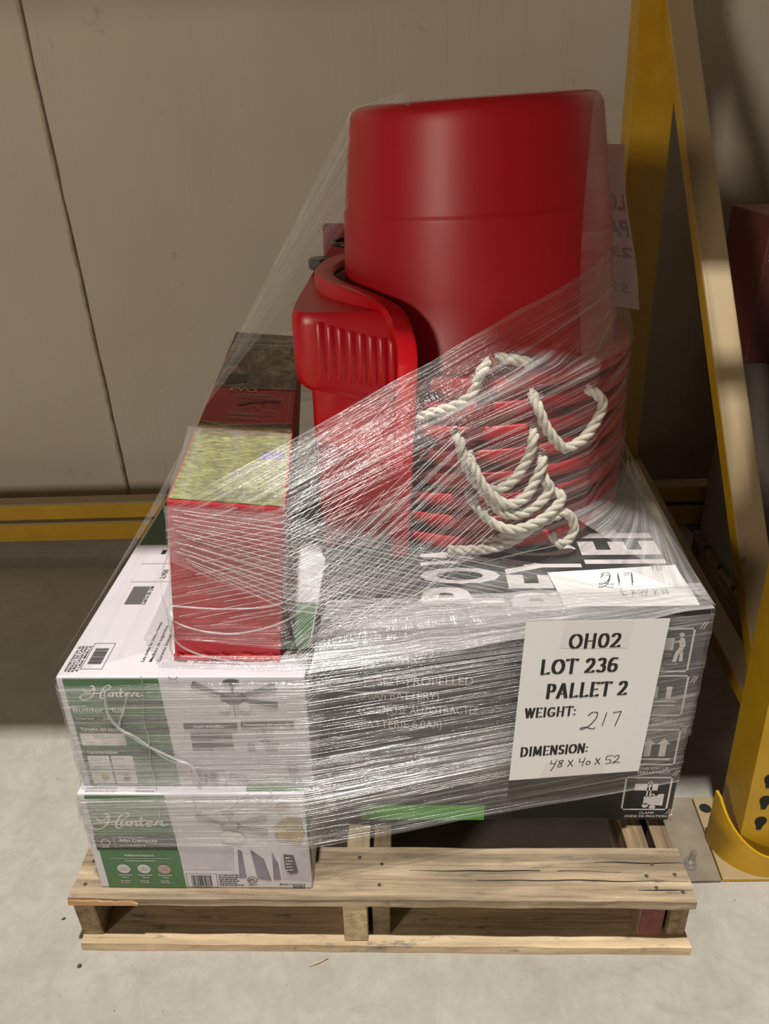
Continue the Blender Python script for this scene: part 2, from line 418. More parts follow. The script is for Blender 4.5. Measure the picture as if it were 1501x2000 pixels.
for k in range(8):
    y = 0.150 + 0.139 * k
    g = MB(); g.hexa([(-2.1, y, 1.99), (0.55, y, 2.06), (0.55, y + 0.1390, 2.06), (-2.1, y + 0.1390, 1.99), (-2.1, y, 2.01), (0.55, y, 2.08), (0.55, y + 0.1390, 2.08), (-2.1, y + 0.1390, 2.01)])
    g.build('deck_board', MT['wood_old'], rack)

for (xa, xb) in ((0.43, 0.553), (0.665, 0.96), (0.962, 1.25), (1.252, 1.60)):  # added boards out of view, overhanging to shade the floor at right
    g = MB(); g.box(xa, xb, -0.05, 1.3, 2.085, 2.105); g.build('added_shade_board', MT['wood_old'], rack)
for (ya, yb) in ((-0.05, 0.10), (0.29, 0.335), (0.47, 1.3)):  # added slats across the gap, unseen, break up lamplight on the diagonal brace
    g = MB(); g.box(0.552, 0.667, ya, yb, 2.106, 2.12); g.build('added_shade_slat', MT['wood_old'], rack)

# ------------------------------------------------------------------ wooden pallet
DZ = 0.1235
pallet = empty('wooden_pallet', (0, 0.6, 0), 'weathered wooden pallet on the concrete floor carrying the wrapped load', 'pallet')
def board(x0, x1, y0, y1, z0, z1, mat, name, seed, nx=26, ny=3, rough=0.0022, parent=pallet, chip=False):
    """plank with slightly uneven edges"""
    bm = bmesh.new(); vals = {}
    g = MB()
    for k in range(2):
        for i in range(nx + 1):
            for j in range(ny + 1):
                x = x0 + (x1 - x0) * i / nx; y = y0 + (y1 - y0) * j / ny; z = z1 if k else z0
                w = Vector((x * 9, y * 9, seed * 3.1 + k * 0.4))
                if j in (0, ny): y += rough * noise.noise(w * 1.3) * (1 if j == 0 else 1) + (rough * 0.5) * noise.noise(w * 4)
                if k: z += rough * 0.45 * noise.noise(w * 0.8)
                if i in (0, nx): x += rough * 1.3 * noise.noise(Vector((y * 40, z * 30, seed)))
                g.v.append((x, y, z))
    A = (nx + 1) * (ny + 1); I = lambda k, i, j: k * A + i * (ny + 1) + j
    for i in range(nx):
        for j in range(ny):
            g.f.append((I(1, i, j), I(1, i + 1, j), I(1, i + 1, j + 1), I(1, i, j + 1)))
            g.f.append((I(0, i, j), I(0, i, j + 1), I(0, i + 1, j + 1), I(0, i + 1, j)))
        g.f.append((I(0, i, 0), I(0, i + 1, 0), I(1, i + 1, 0), I(1, i, 0)))
        g.f.append((I(1, i, ny), I(1, i + 1, ny), I(0, i + 1, ny), I(0, i, ny)))
    for j in range(ny):
        g.f.append((I(0, 0, j), I(1, 0, j), I(1, 0, j + 1), I(0, 0, j + 1)))
        g.f.append((I(0, nx, j + 1), I(1, nx, j + 1), I(1, nx, j), I(0, nx, j)))
    return g.build(name, mat, parent)
deck_y = [(0.004, 0.106), (0.190, 0.275), (0.372, 0.457), (0.556, 0.641), (0.738, 0.823), (0.920, 1.005), (1.115, 1.215)]
decks = []
for i, (a, b) in enumerate(deck_y):
    decks.append(board(-0.508, 0.508, a, b, DZ - 0.0165, DZ, MT['wood_old'], 'deck_board', i + 1))
for (a, b, m) in ((0.0, 0.098, 'wood_new'), (0.40, 0.49, 'wood_old'), (0.74, 0.83, 'wood_old'), (1.118, 1.218, 'wood_old')):
    board(-0.506, 0.512, a - 0.002, b, 0.0005, 0.0175, MT[m], 'bottom_board', a * 7 + 20)
zs0, zs1 = 0.0175, DZ - 0.0165
def stringer(x0, x1, y0, mat, seed, endcap=None, tilt=0.0):
    """2x4 runner with two fork notches"""
    prof = [(y0, zs0), (0.22, zs0), (0.235, zs0 + 0.03), (0.42, zs0 + 0.03), (0.435, zs0), (0.79, zs0), (0.805, zs0 + 0.03), (0.99, zs0 + 0.03), (1.005, zs0), (1.212, zs0), (1.212, zs1), (y0, zs1)]
    n = len(prof)
    vv = [(x0 + tilt * (z - zs0), y, z) for y, z in prof] + [(x1 + tilt * (z - zs0), y, z) for y, z in prof]
    g = MB(); g.add(vv, [tuple(range(n)), tuple(reversed(range(n, 2 * n)))] + [(i, n + i, n + (i + 1) % n, (i + 1) % n) for i in range(n)])
    o = g.build('stringer', mat, pallet, bevel=0.003)
    if endcap:
        g = MB(); g.box(x0 + 0.001, x1 + 0.002, y0 - 0.003, y0 + 0.03, zs0 + 0.004, zs1 - 0.002); g.build('painted_end', endcap, o, bevel=0.006)
    return o
stringer(-0.506, -0.470, 0.014, MT['wood_string_old'], 1, tilt=-0.05)
stringer(-0.060, -0.020, 0.006, MT['wood_string_new'], 2)
stringer(-0.013, 0.017, 0.018, MT['wood_string_old'], 3)
stringer(0.428, 0.466, 0.020, MT['wood_string_old'], 4, MT['maroon_paint'])
stringer(0.478, 0.508, 0.022, MT['wood_string_old'], 5)
# orange split in the front deck board's left end, nails
g = MB(); vv = []
for i in range(13):
    x = -0.5085 + 0.115 * i / 12
    vv += [(x, 0.0022, DZ - 0.016 + 0.001 * rnd.random()), (x, 0.0022, DZ - 0.004 - 0.003 * rnd.random() - (0.008 if i == 12 else 0)), (x, 0.012, DZ - 0.006)]
g.add(vv, [(3 * i + a, 3 * i + 3 + a, 3 * i + 4 + a, 3 * i + 1 + a) for i in range(12) for a in (0, 1)])
g.build('split_edge', MT['wood_split'], decks[0])
for (x, y) in ((0.45, 0.03), (0.455, 0.075), (0.487, 0.055), (0.49, 0.022), (0.0, 0.032), (0.003, 0.072), (-0.035, 0.085), (-0.488, 0.03), (-0.49, 0.075), (0.44, 0.052)):
    g = MB(); g.lathe([(0.0036, 0.0), (0.0032, 0.0012), (0.0001, 0.0014)], 8, (x, y, DZ - 0.0004)); g.build('nail_head', MT['nail'], decks[0])
for (a, b, yy) in ((0.16, 0.505, 0.042), (0.05, 0.40, 0.060), (0.36, 0.507, 0.077), (0.42, 0.507, 0.026)):
    g = MB(); top = []; bot = []
    for i in range(31):
        x = a + (b - a) * i / 30; y = yy + 0.003 * noise.noise(Vector((x * 14, yy * 50, 0))); w = 0.0009 * math.sin(math.pi * min(1, (i + 2) / 31)) + 0.0002
        top.append((x, y + w, DZ + 0.0006)); bot.append((x, y - w, DZ + 0.0006))
    n = len(top); g.add(bot + top, [(i, i + 1, n + i + 1, n + i) for i in range(n - 1)]); g.build('crack', MT['hole'], decks[0])
# wood splinters on the floor
def splinter(name, p0, p1, w, label, mat):
    p0, p1 = Vector(p0), Vector(p1); g = MB(); g.tube([p0, p0.lerp(p1, 0.3) + Vector((0, 0, .001)), p0.lerp(p1, 0.7), p1], [w * 0.3, w, w * 0.8, w * 0.2], 5)
    tag(g.build(name, MT[mat], smooth=True), label, 'splinter')
splinter('wood_splinter', (-0.545, -0.165, 0.002), (-0.510, -0.133, 0.003), 0.0022, 'pale wood splinter on the bare floor left of the pallet front', 'wood_new')
splinter('wood_splinter', (-0.117, -0.028, 0.002), (-0.086, -0.014, 0.003), 0.002, 'pale wood splinter just below the pallet bottom board', 'wood_new')

# ------------------------------------------------------------------ print on flat faces
class Face:
    """a flat face: origin, unit axes u (right) and v (up); print sits a hair in front of it"""
    def __init__(s, o, u, v, lift=0.0006):
        s.o = Vector(o); s.u = Vector(u).normalized(); s.v = Vector(v).normalized(); s.n = s.u.cross(s.v).normalized(); s.lift = lift
    def p(s, u, v, k=0): return s.o + s.u * u + s.v * v + s.n * (s.lift * (1 + k))
    def poly(s, g, pts, k=0): g.add([s.p(u, v, k) for u, v in pts], [tuple(range(len(pts)))])
    def rect(s, g, u0, v0, u1, v1, k=0): s.poly(g, [(u0, v0), (u1, v0), (u1, v1), (u0, v1)], k)
    def frame(s, g, u0, v0, u1, v1, w, k=0):
        s.rect(g, u0, v0, u1, v0 + w, k); s.rect(g, u0, v1 - w, u1, v1, k); s.rect(g, u0, v0, u0 + w, v1, k); s.rect(g, u1 - w, v0, u1, v1, k)
    def disc(s, g, u, v, r, k=0, n=20, ri=None):
        c = [(math.cos(2 * math.pi * i / n), math.sin(2 * math.pi * i / n)) for i in range(n)]
        if ri is None: s.poly(g, [(u + r * a, v + r * b) for a, b in c], k)
        else:
            for i in range(n):
                a, b = c[i], c[(i + 1) % n]
                s.poly(g, [(u + r * a[0], v + r * a[1]), (u + r * b[0], v + r * b[1]), (u + ri * b[0], v + ri * b[1]), (u + ri * a[0], v + ri * a[1])], k)
    def stroke(s, g, pts, w, t=None, k=0, ang=0.0):
        """pen stroke with a rectangular nib w wide and t high"""
        t = t or w; ca, sa = math.cos(ang), math.sin(ang)
        nib = [(-w / 2, -t / 2), (w / 2, -t / 2), (w / 2, t / 2), (-w / 2, t / 2)]
        nib = [(a * ca - b * sa, a * sa + b * ca) for a, b in nib]
        for a, b in zip(pts[:-1], pts[1:]):
            h = hull2([(a[0] + n[0], a[1] + n[1]) for n in nib] + [(b[0] + n[0], b[1] + n[1]) for n in nib])
            s.cnt = getattr(s, 'cnt', 0) + 1
            s.poly(g, h, k + 0.006 * (s.cnt % 120))
    def text(s, g, txt, u, v, h, width=None, bold=0.0, k=0, slant=0.0):
        vv, ff, w0 = text_mesh(txt, bold)
        sx = h if width is None else width / w0
        g.add([s.p(u + x * sx + y * h * slant, v + y * h, k) for x, y in vv], ff)
    def barcode(s, g, u0, v0, u1, v1, seed, k=0):
        rr = random.Random(seed); u = u0
        while u < u1:
            w = rr.choice((0.0006, 0.0006, 0.0011, 0.0016)); s.rect(g, u, v0, min(u + w, u1), v1, k); u += w + rr.choice((0.0006, 0.0009, 0.0013))
    def lines(s, g, u0, v0, u1, n, pitch, th, seed, k=0):
        rr = random.Random(seed)
        for i in range(n):
            e = u0 + (u1 - u0) * (0.65 + 0.35 * rr.random()); u = u0
            while u < e:
                w = rr.uniform(0.002, 0.007); s.rect(g, u, v0 - i * pitch, min(u + w, e), v0 - i * pitch + th, k); u += w + 0.0012

_tc = {}
def text_mesh(txt, bold):
    key = (txt, bold)
    if key not in _tc:
        cu = bpy.data.curves.new('lettering', 'FONT'); cu.body = txt; cu.size = 1.0; cu.offset = bold; cu.resolution_u = 3
        ob = bpy.data.objects.new('lettering', cu); COL.objects.link(ob)
        bpy.context.view_layer.update()
        me = bpy.data.meshes.new_from_object(ob.evaluated_get(bpy.context.evaluated_depsgraph_get()))
        vv = [(v.co.x / 0.7, v.co.y / 0.7) for v in me.vertices]; ff = [tuple(p.vertices) for p in me.polygons]
        x0 = min(v[0] for v in vv); vv = [(a - x0, b) for a, b in vv]
        _tc[key] = (vv, ff, max(v[0] for v in vv))
        bpy.data.objects.remove(ob); bpy.data.curves.remove(cu); bpy.data.meshes.remove(me)
    return _tc[key]

def arcpts(cx, cy, rx, ry, a0, a1, n=18):
    return [(cx + rx * math.cos(R(a0 + (a1 - a0) * i / n)), cy + ry * math.sin(R(a0 + (a1 - a0) * i / n))) for i in range(n + 1)]
# poster capitals drawn with a broad flat nib (thick uprights, thin horizontals)
GL = {
 'O': ([arcpts(.40, .5, .33, .47, 0, 360, 28)], .80), '0': ([arcpts(.33, .5, .26, .47, 0, 360, 28)], .66),
 'H': ([[(.12, 0), (.12, 1)], [(.62, 0), (.62, 1)], [(.12, .5), (.62, .5)]], .76),
 'L': ([[(.12, 0), (.12, 1)], [(.12, .03), (.52, .03), (.52, .10)]], .58),
 'T': ([[(.34, 0), (.34, 1)], [(.02, .90), (.02, .97), (.66, .97), (.66, .90)]], .68),
 'P': ([[(.12, 0), (.12, 1)], [(.12, .97)] + arcpts(.34, .72, .18, .25, 90, -90, 12) + [(.12, .47)]], .62),
 'A': ([[(.04, 0), (.34, 1)], [(.36, 1), (.62, 0)], [(.14, .28), (.54, .28)]], .72),
 'E': ([[(.12, 0), (.12, 1)], [(.12, .97), (.52, .97), (.52, .90)], [(.12, .5), (.44, .5)], [(.12, .03), (.54, .03), (.54, .10)]], .62),
 'W': ([[(.06, 1), (.28, 0)], [(.28, 0), (.46, 1)], [(.46, 1), (.68, 0)], [(.68, 0), (.88, 1)]], .94),
 'I': ([[(.12, 0), (.12, 1)]], .26),
 'G': ([arcpts(.40, .5, .32, .47, 45, 330, 24) + [(.66, .42), (.44, .42)]], .78),
 'D': ([[(.12, 0), (.12, 1)], [(.12, .97)] + arcpts(.32, .5, .34, .47, 90, -90, 16) + [(.12, .03)]], .78),
 'M': ([[(.10, 0), (.14, 1)], [(.14, 1), (.44, .12)], [(.44, .12), (.74, 1)], [(.74, 1), (.78, 0)]], .90),
 'N': ([[(.10, 0), (.10, 1)], [(.10, 1), (.62, 0)], [(.62, 0), (.62, 1)]], .74),
 'S': ([arcpts(.29, .73, .20, .24, 30, 270, 14) + arcpts(.29, .26, .21, .23, 90, -150, 14)], .58),
 '2': ([arcpts(.30, .72, .22, .25, 170, -30, 14) + [(.36, .38), (.08, .04), (.08, .03), (.56, .03), (.56, .12)]], .64),
 '3': ([arcpts(.28, .73, .20, .24, 150, -80, 12) + arcpts(.28, .26, .23, .24, 80, -150, 14)], .60),
 '6': ([[(.52, .92)] + arcpts(.38, .5, .30, .47, 75, 180, 12) + arcpts(.32, .29, .24, .27, 180, -180, 22)], .66),
 ':': ([[(.10, .12), (.10, .16)], [(.10, .56), (.10, .60)]], .24), ' ': ([], .30)}
def poster(face, g, txt, u0, v0, u1, h, k=0, slope=0.0):
    tot = sum(GL[c][1] + 0.13 for c in txt); sx = (u1 - u0) / tot; u = u0
    for c in txt:
        for st in GL[c][0]:
            face.stroke(g, [(u + x * sx, v0 + y * h + slope * (u + x * sx - u0)) for x, y in st], 0.205 * h, 0.075 * h, k)
        u += (GL[c][1] + 0.13) * sx

# flowing script logo, drawn as pen strokes (unit box about 740 x 230)
SCRIPT = [
 [(345, 268), (350, 292), (392, 290), (432, 252), (458, 215), (440, 196), (426, 204)],
 [(428, 200), (460, 216), (450, 282), (418, 345), (368, 388), (312, 408), (274, 388), (276, 350), (318, 324), (400, 316), (480, 306), (560, 284), (622, 248), (652, 212), (640, 190), (600, 200), (562, 242), (530, 292), (508, 345), (508, 375), (528, 388), (552, 372)],
 [(572, 300), (558, 346), (576, 358), (606, 330), (626, 298)], [(626, 298), (614, 348), (640, 352)],
 [(662, 298), (650, 358)], [(654, 336), (690, 298), (708, 304), (698, 350), (722, 352)],
 [(768, 238), (744, 346), (772, 352)], [(728, 290), (802, 284)],
 [(806, 330), (852, 316), (850, 294), (822, 298), (802, 336), (826, 358), (872, 338)],
 [(880, 350), (908, 294), (922, 308), (952, 302), (936, 340), (956, 353), (1002, 336)]]
def script_logo(face, g, u0, v0, width, k=0):
    sc = width / 735.0
    for st in SCRIPT:
        p2 = [(u0 + (x - 268) * sc, v0 + (408 - y) * sc) for x, y in st]
        sp = [(q.x, q.y) for q in spline([(a, b, 0) for a, b in p2], 5)]
        face.stroke(g, sp, 21 * sc, 10 * sc, k, ang=0.5)

def carton(name, x0, x1, y0, y1, z0, z1, mat, label, cat='box', group=None, bev=0.004):
    r = empty(name, ((x0 + x1) / 2, y0, z0), label, cat, group)
    g = MB(); g.box(x0, x1, y0, y1, z0, z1); o = g.build('carton_body', mat, r, bevel=bev, seg=2)
    return r

# ------------------------------------------------------------------ lower fan carton
X0, Y0 = -0.459, 0.024
lf = carton('fan_box', X0, X0 + 0.350, Y0, Y0 + 0.62, DZ, 0.3355, MT['card_white'], 'white and green ceiling fan carton lying directly on the pallet, crumpled right corner')
F = Face((X0, Y0, DZ), (1, 0, 0), (0, 0, 1))
g = MB(); F.poly(g, [(0.012, 0.122), (0.139, 0.127), (0.135, 0.2095), (0.012, 0.2095)]); g.build('green_panel', MT['green_print'], lf); g = MB(); F.poly(g, [(0.014, 0.0025), (0.142, 0.0025), (0.141, 0.090), (0.013, 0.090)])
g.build('green_panel', MT['green_print'], lf)
g = MB(); F.poly(g, [(0.010, 0.090), (0.140, 0.090), (0.140, 0.127), (0.010, 0.122)]); g.build('dark_stripe', MT['dark_print'], lf)
g = MB(); script_logo(F, g, 0.011, 0.137, 0.122, 1); g.build('brand_script', MT['white_print'], lf)
g = MB(); F.text(g, '44in Dempsey', 0.049, 0.1085, 0.0085, 0.062, 0.01, 1); F.lines(g, 0.049, 0.119, 0.11, 1, 0.004, 0.0016, 3, 1); F.lines(g, 0.049, 0.100, 0.105, 1, 0.004, 0.0018, 4, 1)
F.rect(g, 0.041, 0.096, 0.0416, 0.120, 1); F.disc(g, 0.027, 0.108, 0.0075, 1, ri=0.0062); F.lines(g, 0.019, 0.097, 0.034, 1, 0.004, 0.0016, 5, 1)
F.text(g, 'Additional features:', 0.052, 0.0765, 0.0052, 0.048, 0.01, 1); F.text(g, 'Caracteristicas adicionales:', 0.051, 0.0645, 0.0045, 0.050, 0.0, 1); F.rect(g, 0.028, 0.0715, 0.126, 0.0721, 1)
for i, u in enumerate((0.046, 0.079, 0.112)):
    F.text(g, ('WhisperWind', 'Reversible', 'Reversible')[i], u - 0.011, 0.031, 0.0036, 0.022, 0.01, 1); F.text(g, ('motor', 'flow', 'blades')[i], u - 0.005, 0.0255, 0.0033, 0.010, 0.01, 1)
    F.lines(g, u - 0.010, 0.018, u + 0.010, 2, 0.0042, 0.0014, i + 30, 1)
g.build('white_lettering', MT['white_print'], lf)
g = MB(); F.disc(g, 0.046, 0.047, 0.0105, 1); F.disc(g, 0.079, 0.047, 0.0105, 1); g.build('round_icon', MT['white_print'], lf)
g = MB(); F.disc(g, 0.112, 0.0465, 0.0105, 1); g.build('round_icon', MT['pink_print'], lf)
g = MB()
for u in (0.046, 0.079, 0.112):
    F.disc(g, u, 0.047, 0.0088, 2, ri=0.0082)
    for dv in (-0.003, 0.0, 0.003): F.stroke(g, [(u - 0.006, 0.047 + dv), (u - 0.002, 0.0482 + dv), (u + 0.002, 0.0465 + dv), (u + 0.006, 0.048 + dv)], 0.0008, k=2)
g.build('icon_drawing', MT['mid_print'], lf)
g = MB(); F.frame(g, 0.145, 0.0035, 0.1955, 0.036, 0.0006, 1); F.barcode(g, 0.153, 0.0075, 0.186, 0.032, 3, 1); F.text(g, '0 49694 50282 7', 0.153, 0.0045, 0.0028, 0.033, 0, 1); g.build('barcode', MT['black_ink'], lf); g = MB()
F.lines(g, 0.1985, 0.032, 0.240, 6, 0.0048, 0.0018, 9, 1); g.build('small_print', MT['black_ink'], lf); g = MB(); F.text(g, 'ETL', 0.2475, 0.0185, 0.006, 0.0105, 0.02, 1); F.disc(g, 0.2527, 0.0213, 0.0082, 1, ri=0.0072); g.build('round_mark', MT['black_ink'], lf); g = MB(); F.lines(g, 0.246, 0.009, 0.259, 1, 0.004, 0.0015, 2, 1)
g.build('mark_caption', MT['black_ink'], lf); g = MB(); F.text(g, 'Modelo / Lamodele #:', 0.297, 0.0095, 0.0045, 0.042, 0.01, 1); g.build('model_caption', MT['black_ink'], lf); g = MB(); F.text(g, '50282', 0.318, 0.0032, 0.0052, 0.020, 0.02, 1)
g.build('black_lettering', MT['black_ink'], lf)
# room photograph: fan over violet shadows
g = MB(); F.poly(g, [(0.232, 0.026), (0.244, 0.026), (0.242, 0.088), (0.236, 0.092)], 0); F.poly(g, [(0.262, 0.024), (0.284, 0.020), (0.276, 0.070), (0.256, 0.092)], 0); F.poly(g, [(0.288, 0.022), (0.300, 0.022), (0.298, 0.060), (0.290, 0.086)], 0)
g.build('picture_shadow', MT['violet_print'], lf)
g = MB(); F.poly(g, [(0.142, 0.045), (0.225, 0.045), (0.230, 0.098), (0.142, 0.098)], -0.3); g.build('picture_wall', MT['lilac_print'], lf); g = MB(); F.poly(g, [(0.302, 0.024), (0.347, 0.020), (0.347, 0.118), (0.302, 0.105)], -0.3); g.build('picture_wall', MT['lilac_print'], lf)
def fan_picture(g, cx, cz, s, k):
    F.poly(g, [(cx + .011 * s * math.cos(R(q_)), cz + .031 * s + (.005 if q_ < 180 else .0055) * s * math.sin(R(q_))) for q_ in range(0, 360, 20)], k)
    F.rect(g, cx - .0015 * s, cz + .014 * s, cx + .0015 * s, cz + .027 * s, k)
    F.poly(g, [(cx - .015 * s, cz + .012 * s), (cx + .015 * s, cz + .012 * s), (cx + .018 * s, cz + .002 * s), (cx + .010 * s, cz - .006 * s), (cx - .010 * s, cz - .006 * s), (cx - .018 * s, cz + .002 * s)], k)
    for (ax, az, bx, bz, w) in ((-.010, .006, -.054, .027, .0060), (.012, .008, .060, .022, .0075), (.012, .000, .060, -.010, .0062)):
        a, b = Vector((cx + ax * s, cz + az * s)), Vector((cx + bx * s, cz + bz * s)); n = Vector((-(b - a).y, (b - a).x)).normalized() * w * s
        F.poly(g, [tuple(a - n * .35), tuple(b - n * .9), tuple(b + n * .9), tuple(a + n * .35)], k)
    F.rect(g, cx - .0006, cz - .030 * s, cx + .0004, cz - .006 * s, k); F.rect(g, cx + .004 * s, cz - .026 * s, cx + .0046 * s, cz - .006 * s, k)
g = MB(); fan_picture(g, 0.230, 0.142, 0.95, 1); g.build('fan_picture', MT['mid_print'], lf)
g = MB(); F.disc(g, 0.226, 0.122, 0.013, 2); F.disc(g, 0.238, 0.121, 0.012, 2.3); g.build('lamp_globe_picture', MT['white_print'], lf)
g = MB(); F.disc(g, 0.315, 0.186, 0.011, 1); F.poly(g, [(0.300, 0.118), (0.336, 0.105), (0.345, 0.128), (0.342, 0.162), (0.318, 0.165), (0.296, 0.142)], 1); g.build('tan_picture', MT['tan_print'], lf)
g = MB(); F.poly(g, [(0.308, 0.082), (0.324, 0.080), (0.329, 0.040), (0.316, 0.036), (0.309, 0.048)], 1); g.build('label_picture', MT['grey_print'], lf)
g = MB(); F.lines(g, 0.311, 0.074, 0.323, 5, 0.007, 0.0025, 8, 2); g.build('label_lines', MT['white_print'], lf)
T = Face((X0, Y0, 0.3355), (1, 0, 0), (0, 1, 0))
g = MB(); T.lines(g, 0.012, 0.010, 0.07, 2, 0.006, 0.003, 12); g.build('top_lettering', MT['mid_print'], lf); g = MB(); T.lines(g, 0.09, 0.010, 0.13, 2, 0.006, 0.003, 13); g.build('top_lettering', MT['mid_print'], lf)
g = MB(); T.rect(g, 0.26, 0.006, 0.349, 0.3); g.build('green_top_panel', MT['green_print'], lf)
g = MB(); gs = Face((X0 + 0.350, Y0, DZ), (0, 1, 0), (0, 0, 1)); gs.rect(g, 0.0, 0.11, 0.6, 0.19); g.build('green_side_panel', MT['green_print'], lf)
g = MB(); gs.rect(g, 0.006, 0.03, 0.016, 0.10, 1); g.build('orange_mark', MT['wood_split'], lf)

# ------------------------------------------------------------------ upper fan carton
X0, Y0, Z0, Z1 = -0.4535, 0.040, 0.3362, 0.5466
uf = carton('fan_box', X0, X0 + 0.358, Y0, Y0 + 0.60, Z0, Z1, MT['card_white'], 'white and green ceiling fan carton stacked on another, under the tall red box')
F = Face((X0, Y0, Z0), (1, 0, 0), (0, 0, 1))
g = MB(); F.poly(g, [(0.012, 0.003), (0.152, 0.003), (0.148, 0.2085), (0.010, 0.2085)]); g.build('green_panel', MT['green_print'], uf)
g = MB(); F.rect(g, 0.013, 0.128, 0.150, 0.138, 1); F.rect(g, 0.014, 0.110, 0.151, 0.120, 1); F.rect(g, 0.014, 0.0655, 0.151, 0.076, 1); F.rect(g, 0.060, 0.160, 0.149, 0.168, 1); g.build('dark_stripe', MT['dark_print'], uf)
g = MB(); script_logo(F, g, 0.030, 0.170, 0.092, 1); g.build('brand_script', MT['white_print'], uf)
g = MB(); F.text(g, 'Builder Plus', 0.015, 0.1475, 0.0085, 0.074, 0.015, 1); F.text(g, 'Interior  -  132', 0.017, 0.1335, 0.0058, 0.052, 0.0, 2); F.lines(g, 0.014, 0.158, 0.036, 1, 0.004, 0.0018, 2, 1)
F.text(g, 'Tamaño del espacio:', 0.019, 0.1125, 0.0062, 0.066, 0.015, 2); F.text(g, 'Caracteristicas:', 0.021, 0.068, 0.006, 0.046, 0.015, 2)
g.build('white_lettering', MT['white_print'], uf)
g = MB(); F.rect(g, 0.016, 0.083, 0.083, 0.107, 1)
for u0 in (0.0185, 0.0545):
    for v0 in (0.006, 0.036): F.rect(g, u0, v0, u0 + 0.033, v0 + 0.027, 1)
g.build('white_inset', MT['white_print'], uf)
g = MB(); F.text(g, 'Sala grande', 0.037, 0.099, 0.0055, 0.027, 0, 2)
for u in (0.024, 0.048, 0.070): F.lines(g, u, 0.088, u + 0.011, 1, 0.004, 0.0013, int(u * 999), 2)
for u0 in (0.0215, 0.0575):
    for v0 in (0.006, 0.036): F.lines(g, u0, v0 + 0.021, u0 + 0.024, 1, 0.004, 0.0014, int(u0 * 700 + v0 * 300), 2); F.lines(g, u0 + 0.004, v0 + 0.004, u0 + 0.02, 1, 0.004, 0.0012, int(u0 * 500 + v0 * 100), 2)
g.build('inset_lettering', MT['mid_print'], uf)
g = MB(); F.disc(g, 0.038, 0.020, 0.006, 2); g.build('inset_picture', MT['tan_print'], uf)
g = MB(); F.disc(g, 0.072, 0.020, 0.0055, 2); F.poly(g, [(0.066, 0.012), (0.078, 0.012), (0.075, 0.018), (0.069, 0.018)], 2); g.build('inset_picture', MT['mid_print'], uf)
g = MB(); fan_picture(g, 0.252, 0.170, 1.05, 1); g.build('fan_picture', MT['grey_print'], uf)
g = MB(); F.disc(g, 0.238, 0.158, 0.0085, 2); F.disc(g, 0.268, 0.158, 0.0085, 2); g.build('lamp_globe_picture', MT['white_print'], uf)
g = MB(); F.rect(g, 0.173, 0.115, 0.252, 0.126, 1); F.rect(g, 0.258, 0.119, 0.336, 0.130, 1); F.rect(g, 0.181, 0.0975, 0.243, 0.1065, 1); F.rect(g, 0.181, 0.0785, 0.243, 0.0875, 1); g.build('dark_bar', MT['grey_print'], uf)
g = MB(); F.text(g, 'Aspas reversibles:', 0.188, 0.1182, 0.0055, 0.046, 0.015, 2); F.text(g, 'Dimensiones del ventilador:', 0.262, 0.1222, 0.0052, 0.070, 0.015, 2); g.build('bar_lettering', MT['white_print'], uf)
g = MB(); F.text(g, 'Cerezo Brasileño', 0.181, 0.0915, 0.0042, 0.034, 0, 1); F.text(g, 'Castaño Canela', 0.181, 0.0725, 0.0042, 0.031, 0, 1)
F.frame(g, 0.172, 0.0035, 0.224, 0.034, 0.0006, 1); F.barcode(g, 0.181, 0.008, 0.213, 0.030, 5, 1); F.text(g, '0 49694 53236 4', 0.181, 0.0045, 0.0028, 0.032, 0, 1); g.build('barcode', MT['black_ink'], uf); g = MB()
F.lines(g, 0.230, 0.024, 0.266, 4, 0.0056, 0.0018, 19, 1); g.build('small_print', MT['black_ink'], uf); g = MB(); F.text(g, 'ETL', 0.3235, 0.0335, 0.006, 0.0105, 0.02, 1); F.disc(g, 0.3287, 0.0363, 0.008, 1, ri=0.0071); g.build('round_mark', MT['black_ink'], uf); g = MB(); F.lines(g, 0.322, 0.0245, 0.335, 1, 0.004, 0.0015, 2, 1)
F.text(g, 'Modelo #:', 0.315, 0.0155, 0.0045, 0.024, 0.01, 1); F.text(g, '53236', 0.325, 0.009, 0.0048, 0.016, 0.02, 1)
F.frame(g, 0.178, 0.145, 0.1784, 0.150, 0.0004, 1); F.stroke(g, [(0.280, 0.112), (0.280, 0.105), (0.302, 0.105), (0.302, 0.112)], 0.0006, k=1); F.disc(g, 0.291, 0.111, 0.003, 1, ri=0.0024)
F.stroke(g, [(0.278, 0.099), (0.305, 0.099)], 0.0006, k=1); F.stroke(g, [(0.284, 0.091), (0.291, 0.096), (0.298, 0.091), (0.284, 0.091)], 0.0006, k=1); F.lines(g, 0.264, 0.086, 0.278, 4, 0.0045, 0.0013, 51, 1); F.lines(g, 0.290, 0.086, 0.312, 4, 0.0045, 0.0013, 52, 1)
g.build('black_lettering', MT['black_ink'], uf)
g = MB(); F.stroke(g, arcpts(0.170, 0.2125, 0.006, 0.006, 180, 360, 8), 0.0011, k=1); F.stroke(g, [(0.0, 0.2085), (0.358, 0.2085)], 0.0006, k=1); g.build('flap_tab', MT['mid_print'], uf)
T = Face((X0, Y0, Z1), (1, 0, 0), (0, 1, 0)); S = Face((X0, Y0, Z1), (0, 1, 0), (-1, 0, 0)); S.n = Vector((0, 0, 1))
g = MB(); T.frame(g, 0.030, 0.018, 0.062, 0.080, 0.0007, 0)
rr = random.Random(11); v = 0.030
while v < 0.068:
    w = rr.choice((0.0007, 0.0012, 0.0018)); T.rect(g, 0.036, v, 0.056, v + w, 0); v += w + 0.0011
g.build('barcode', MT['black_ink'], uf); g = MB()
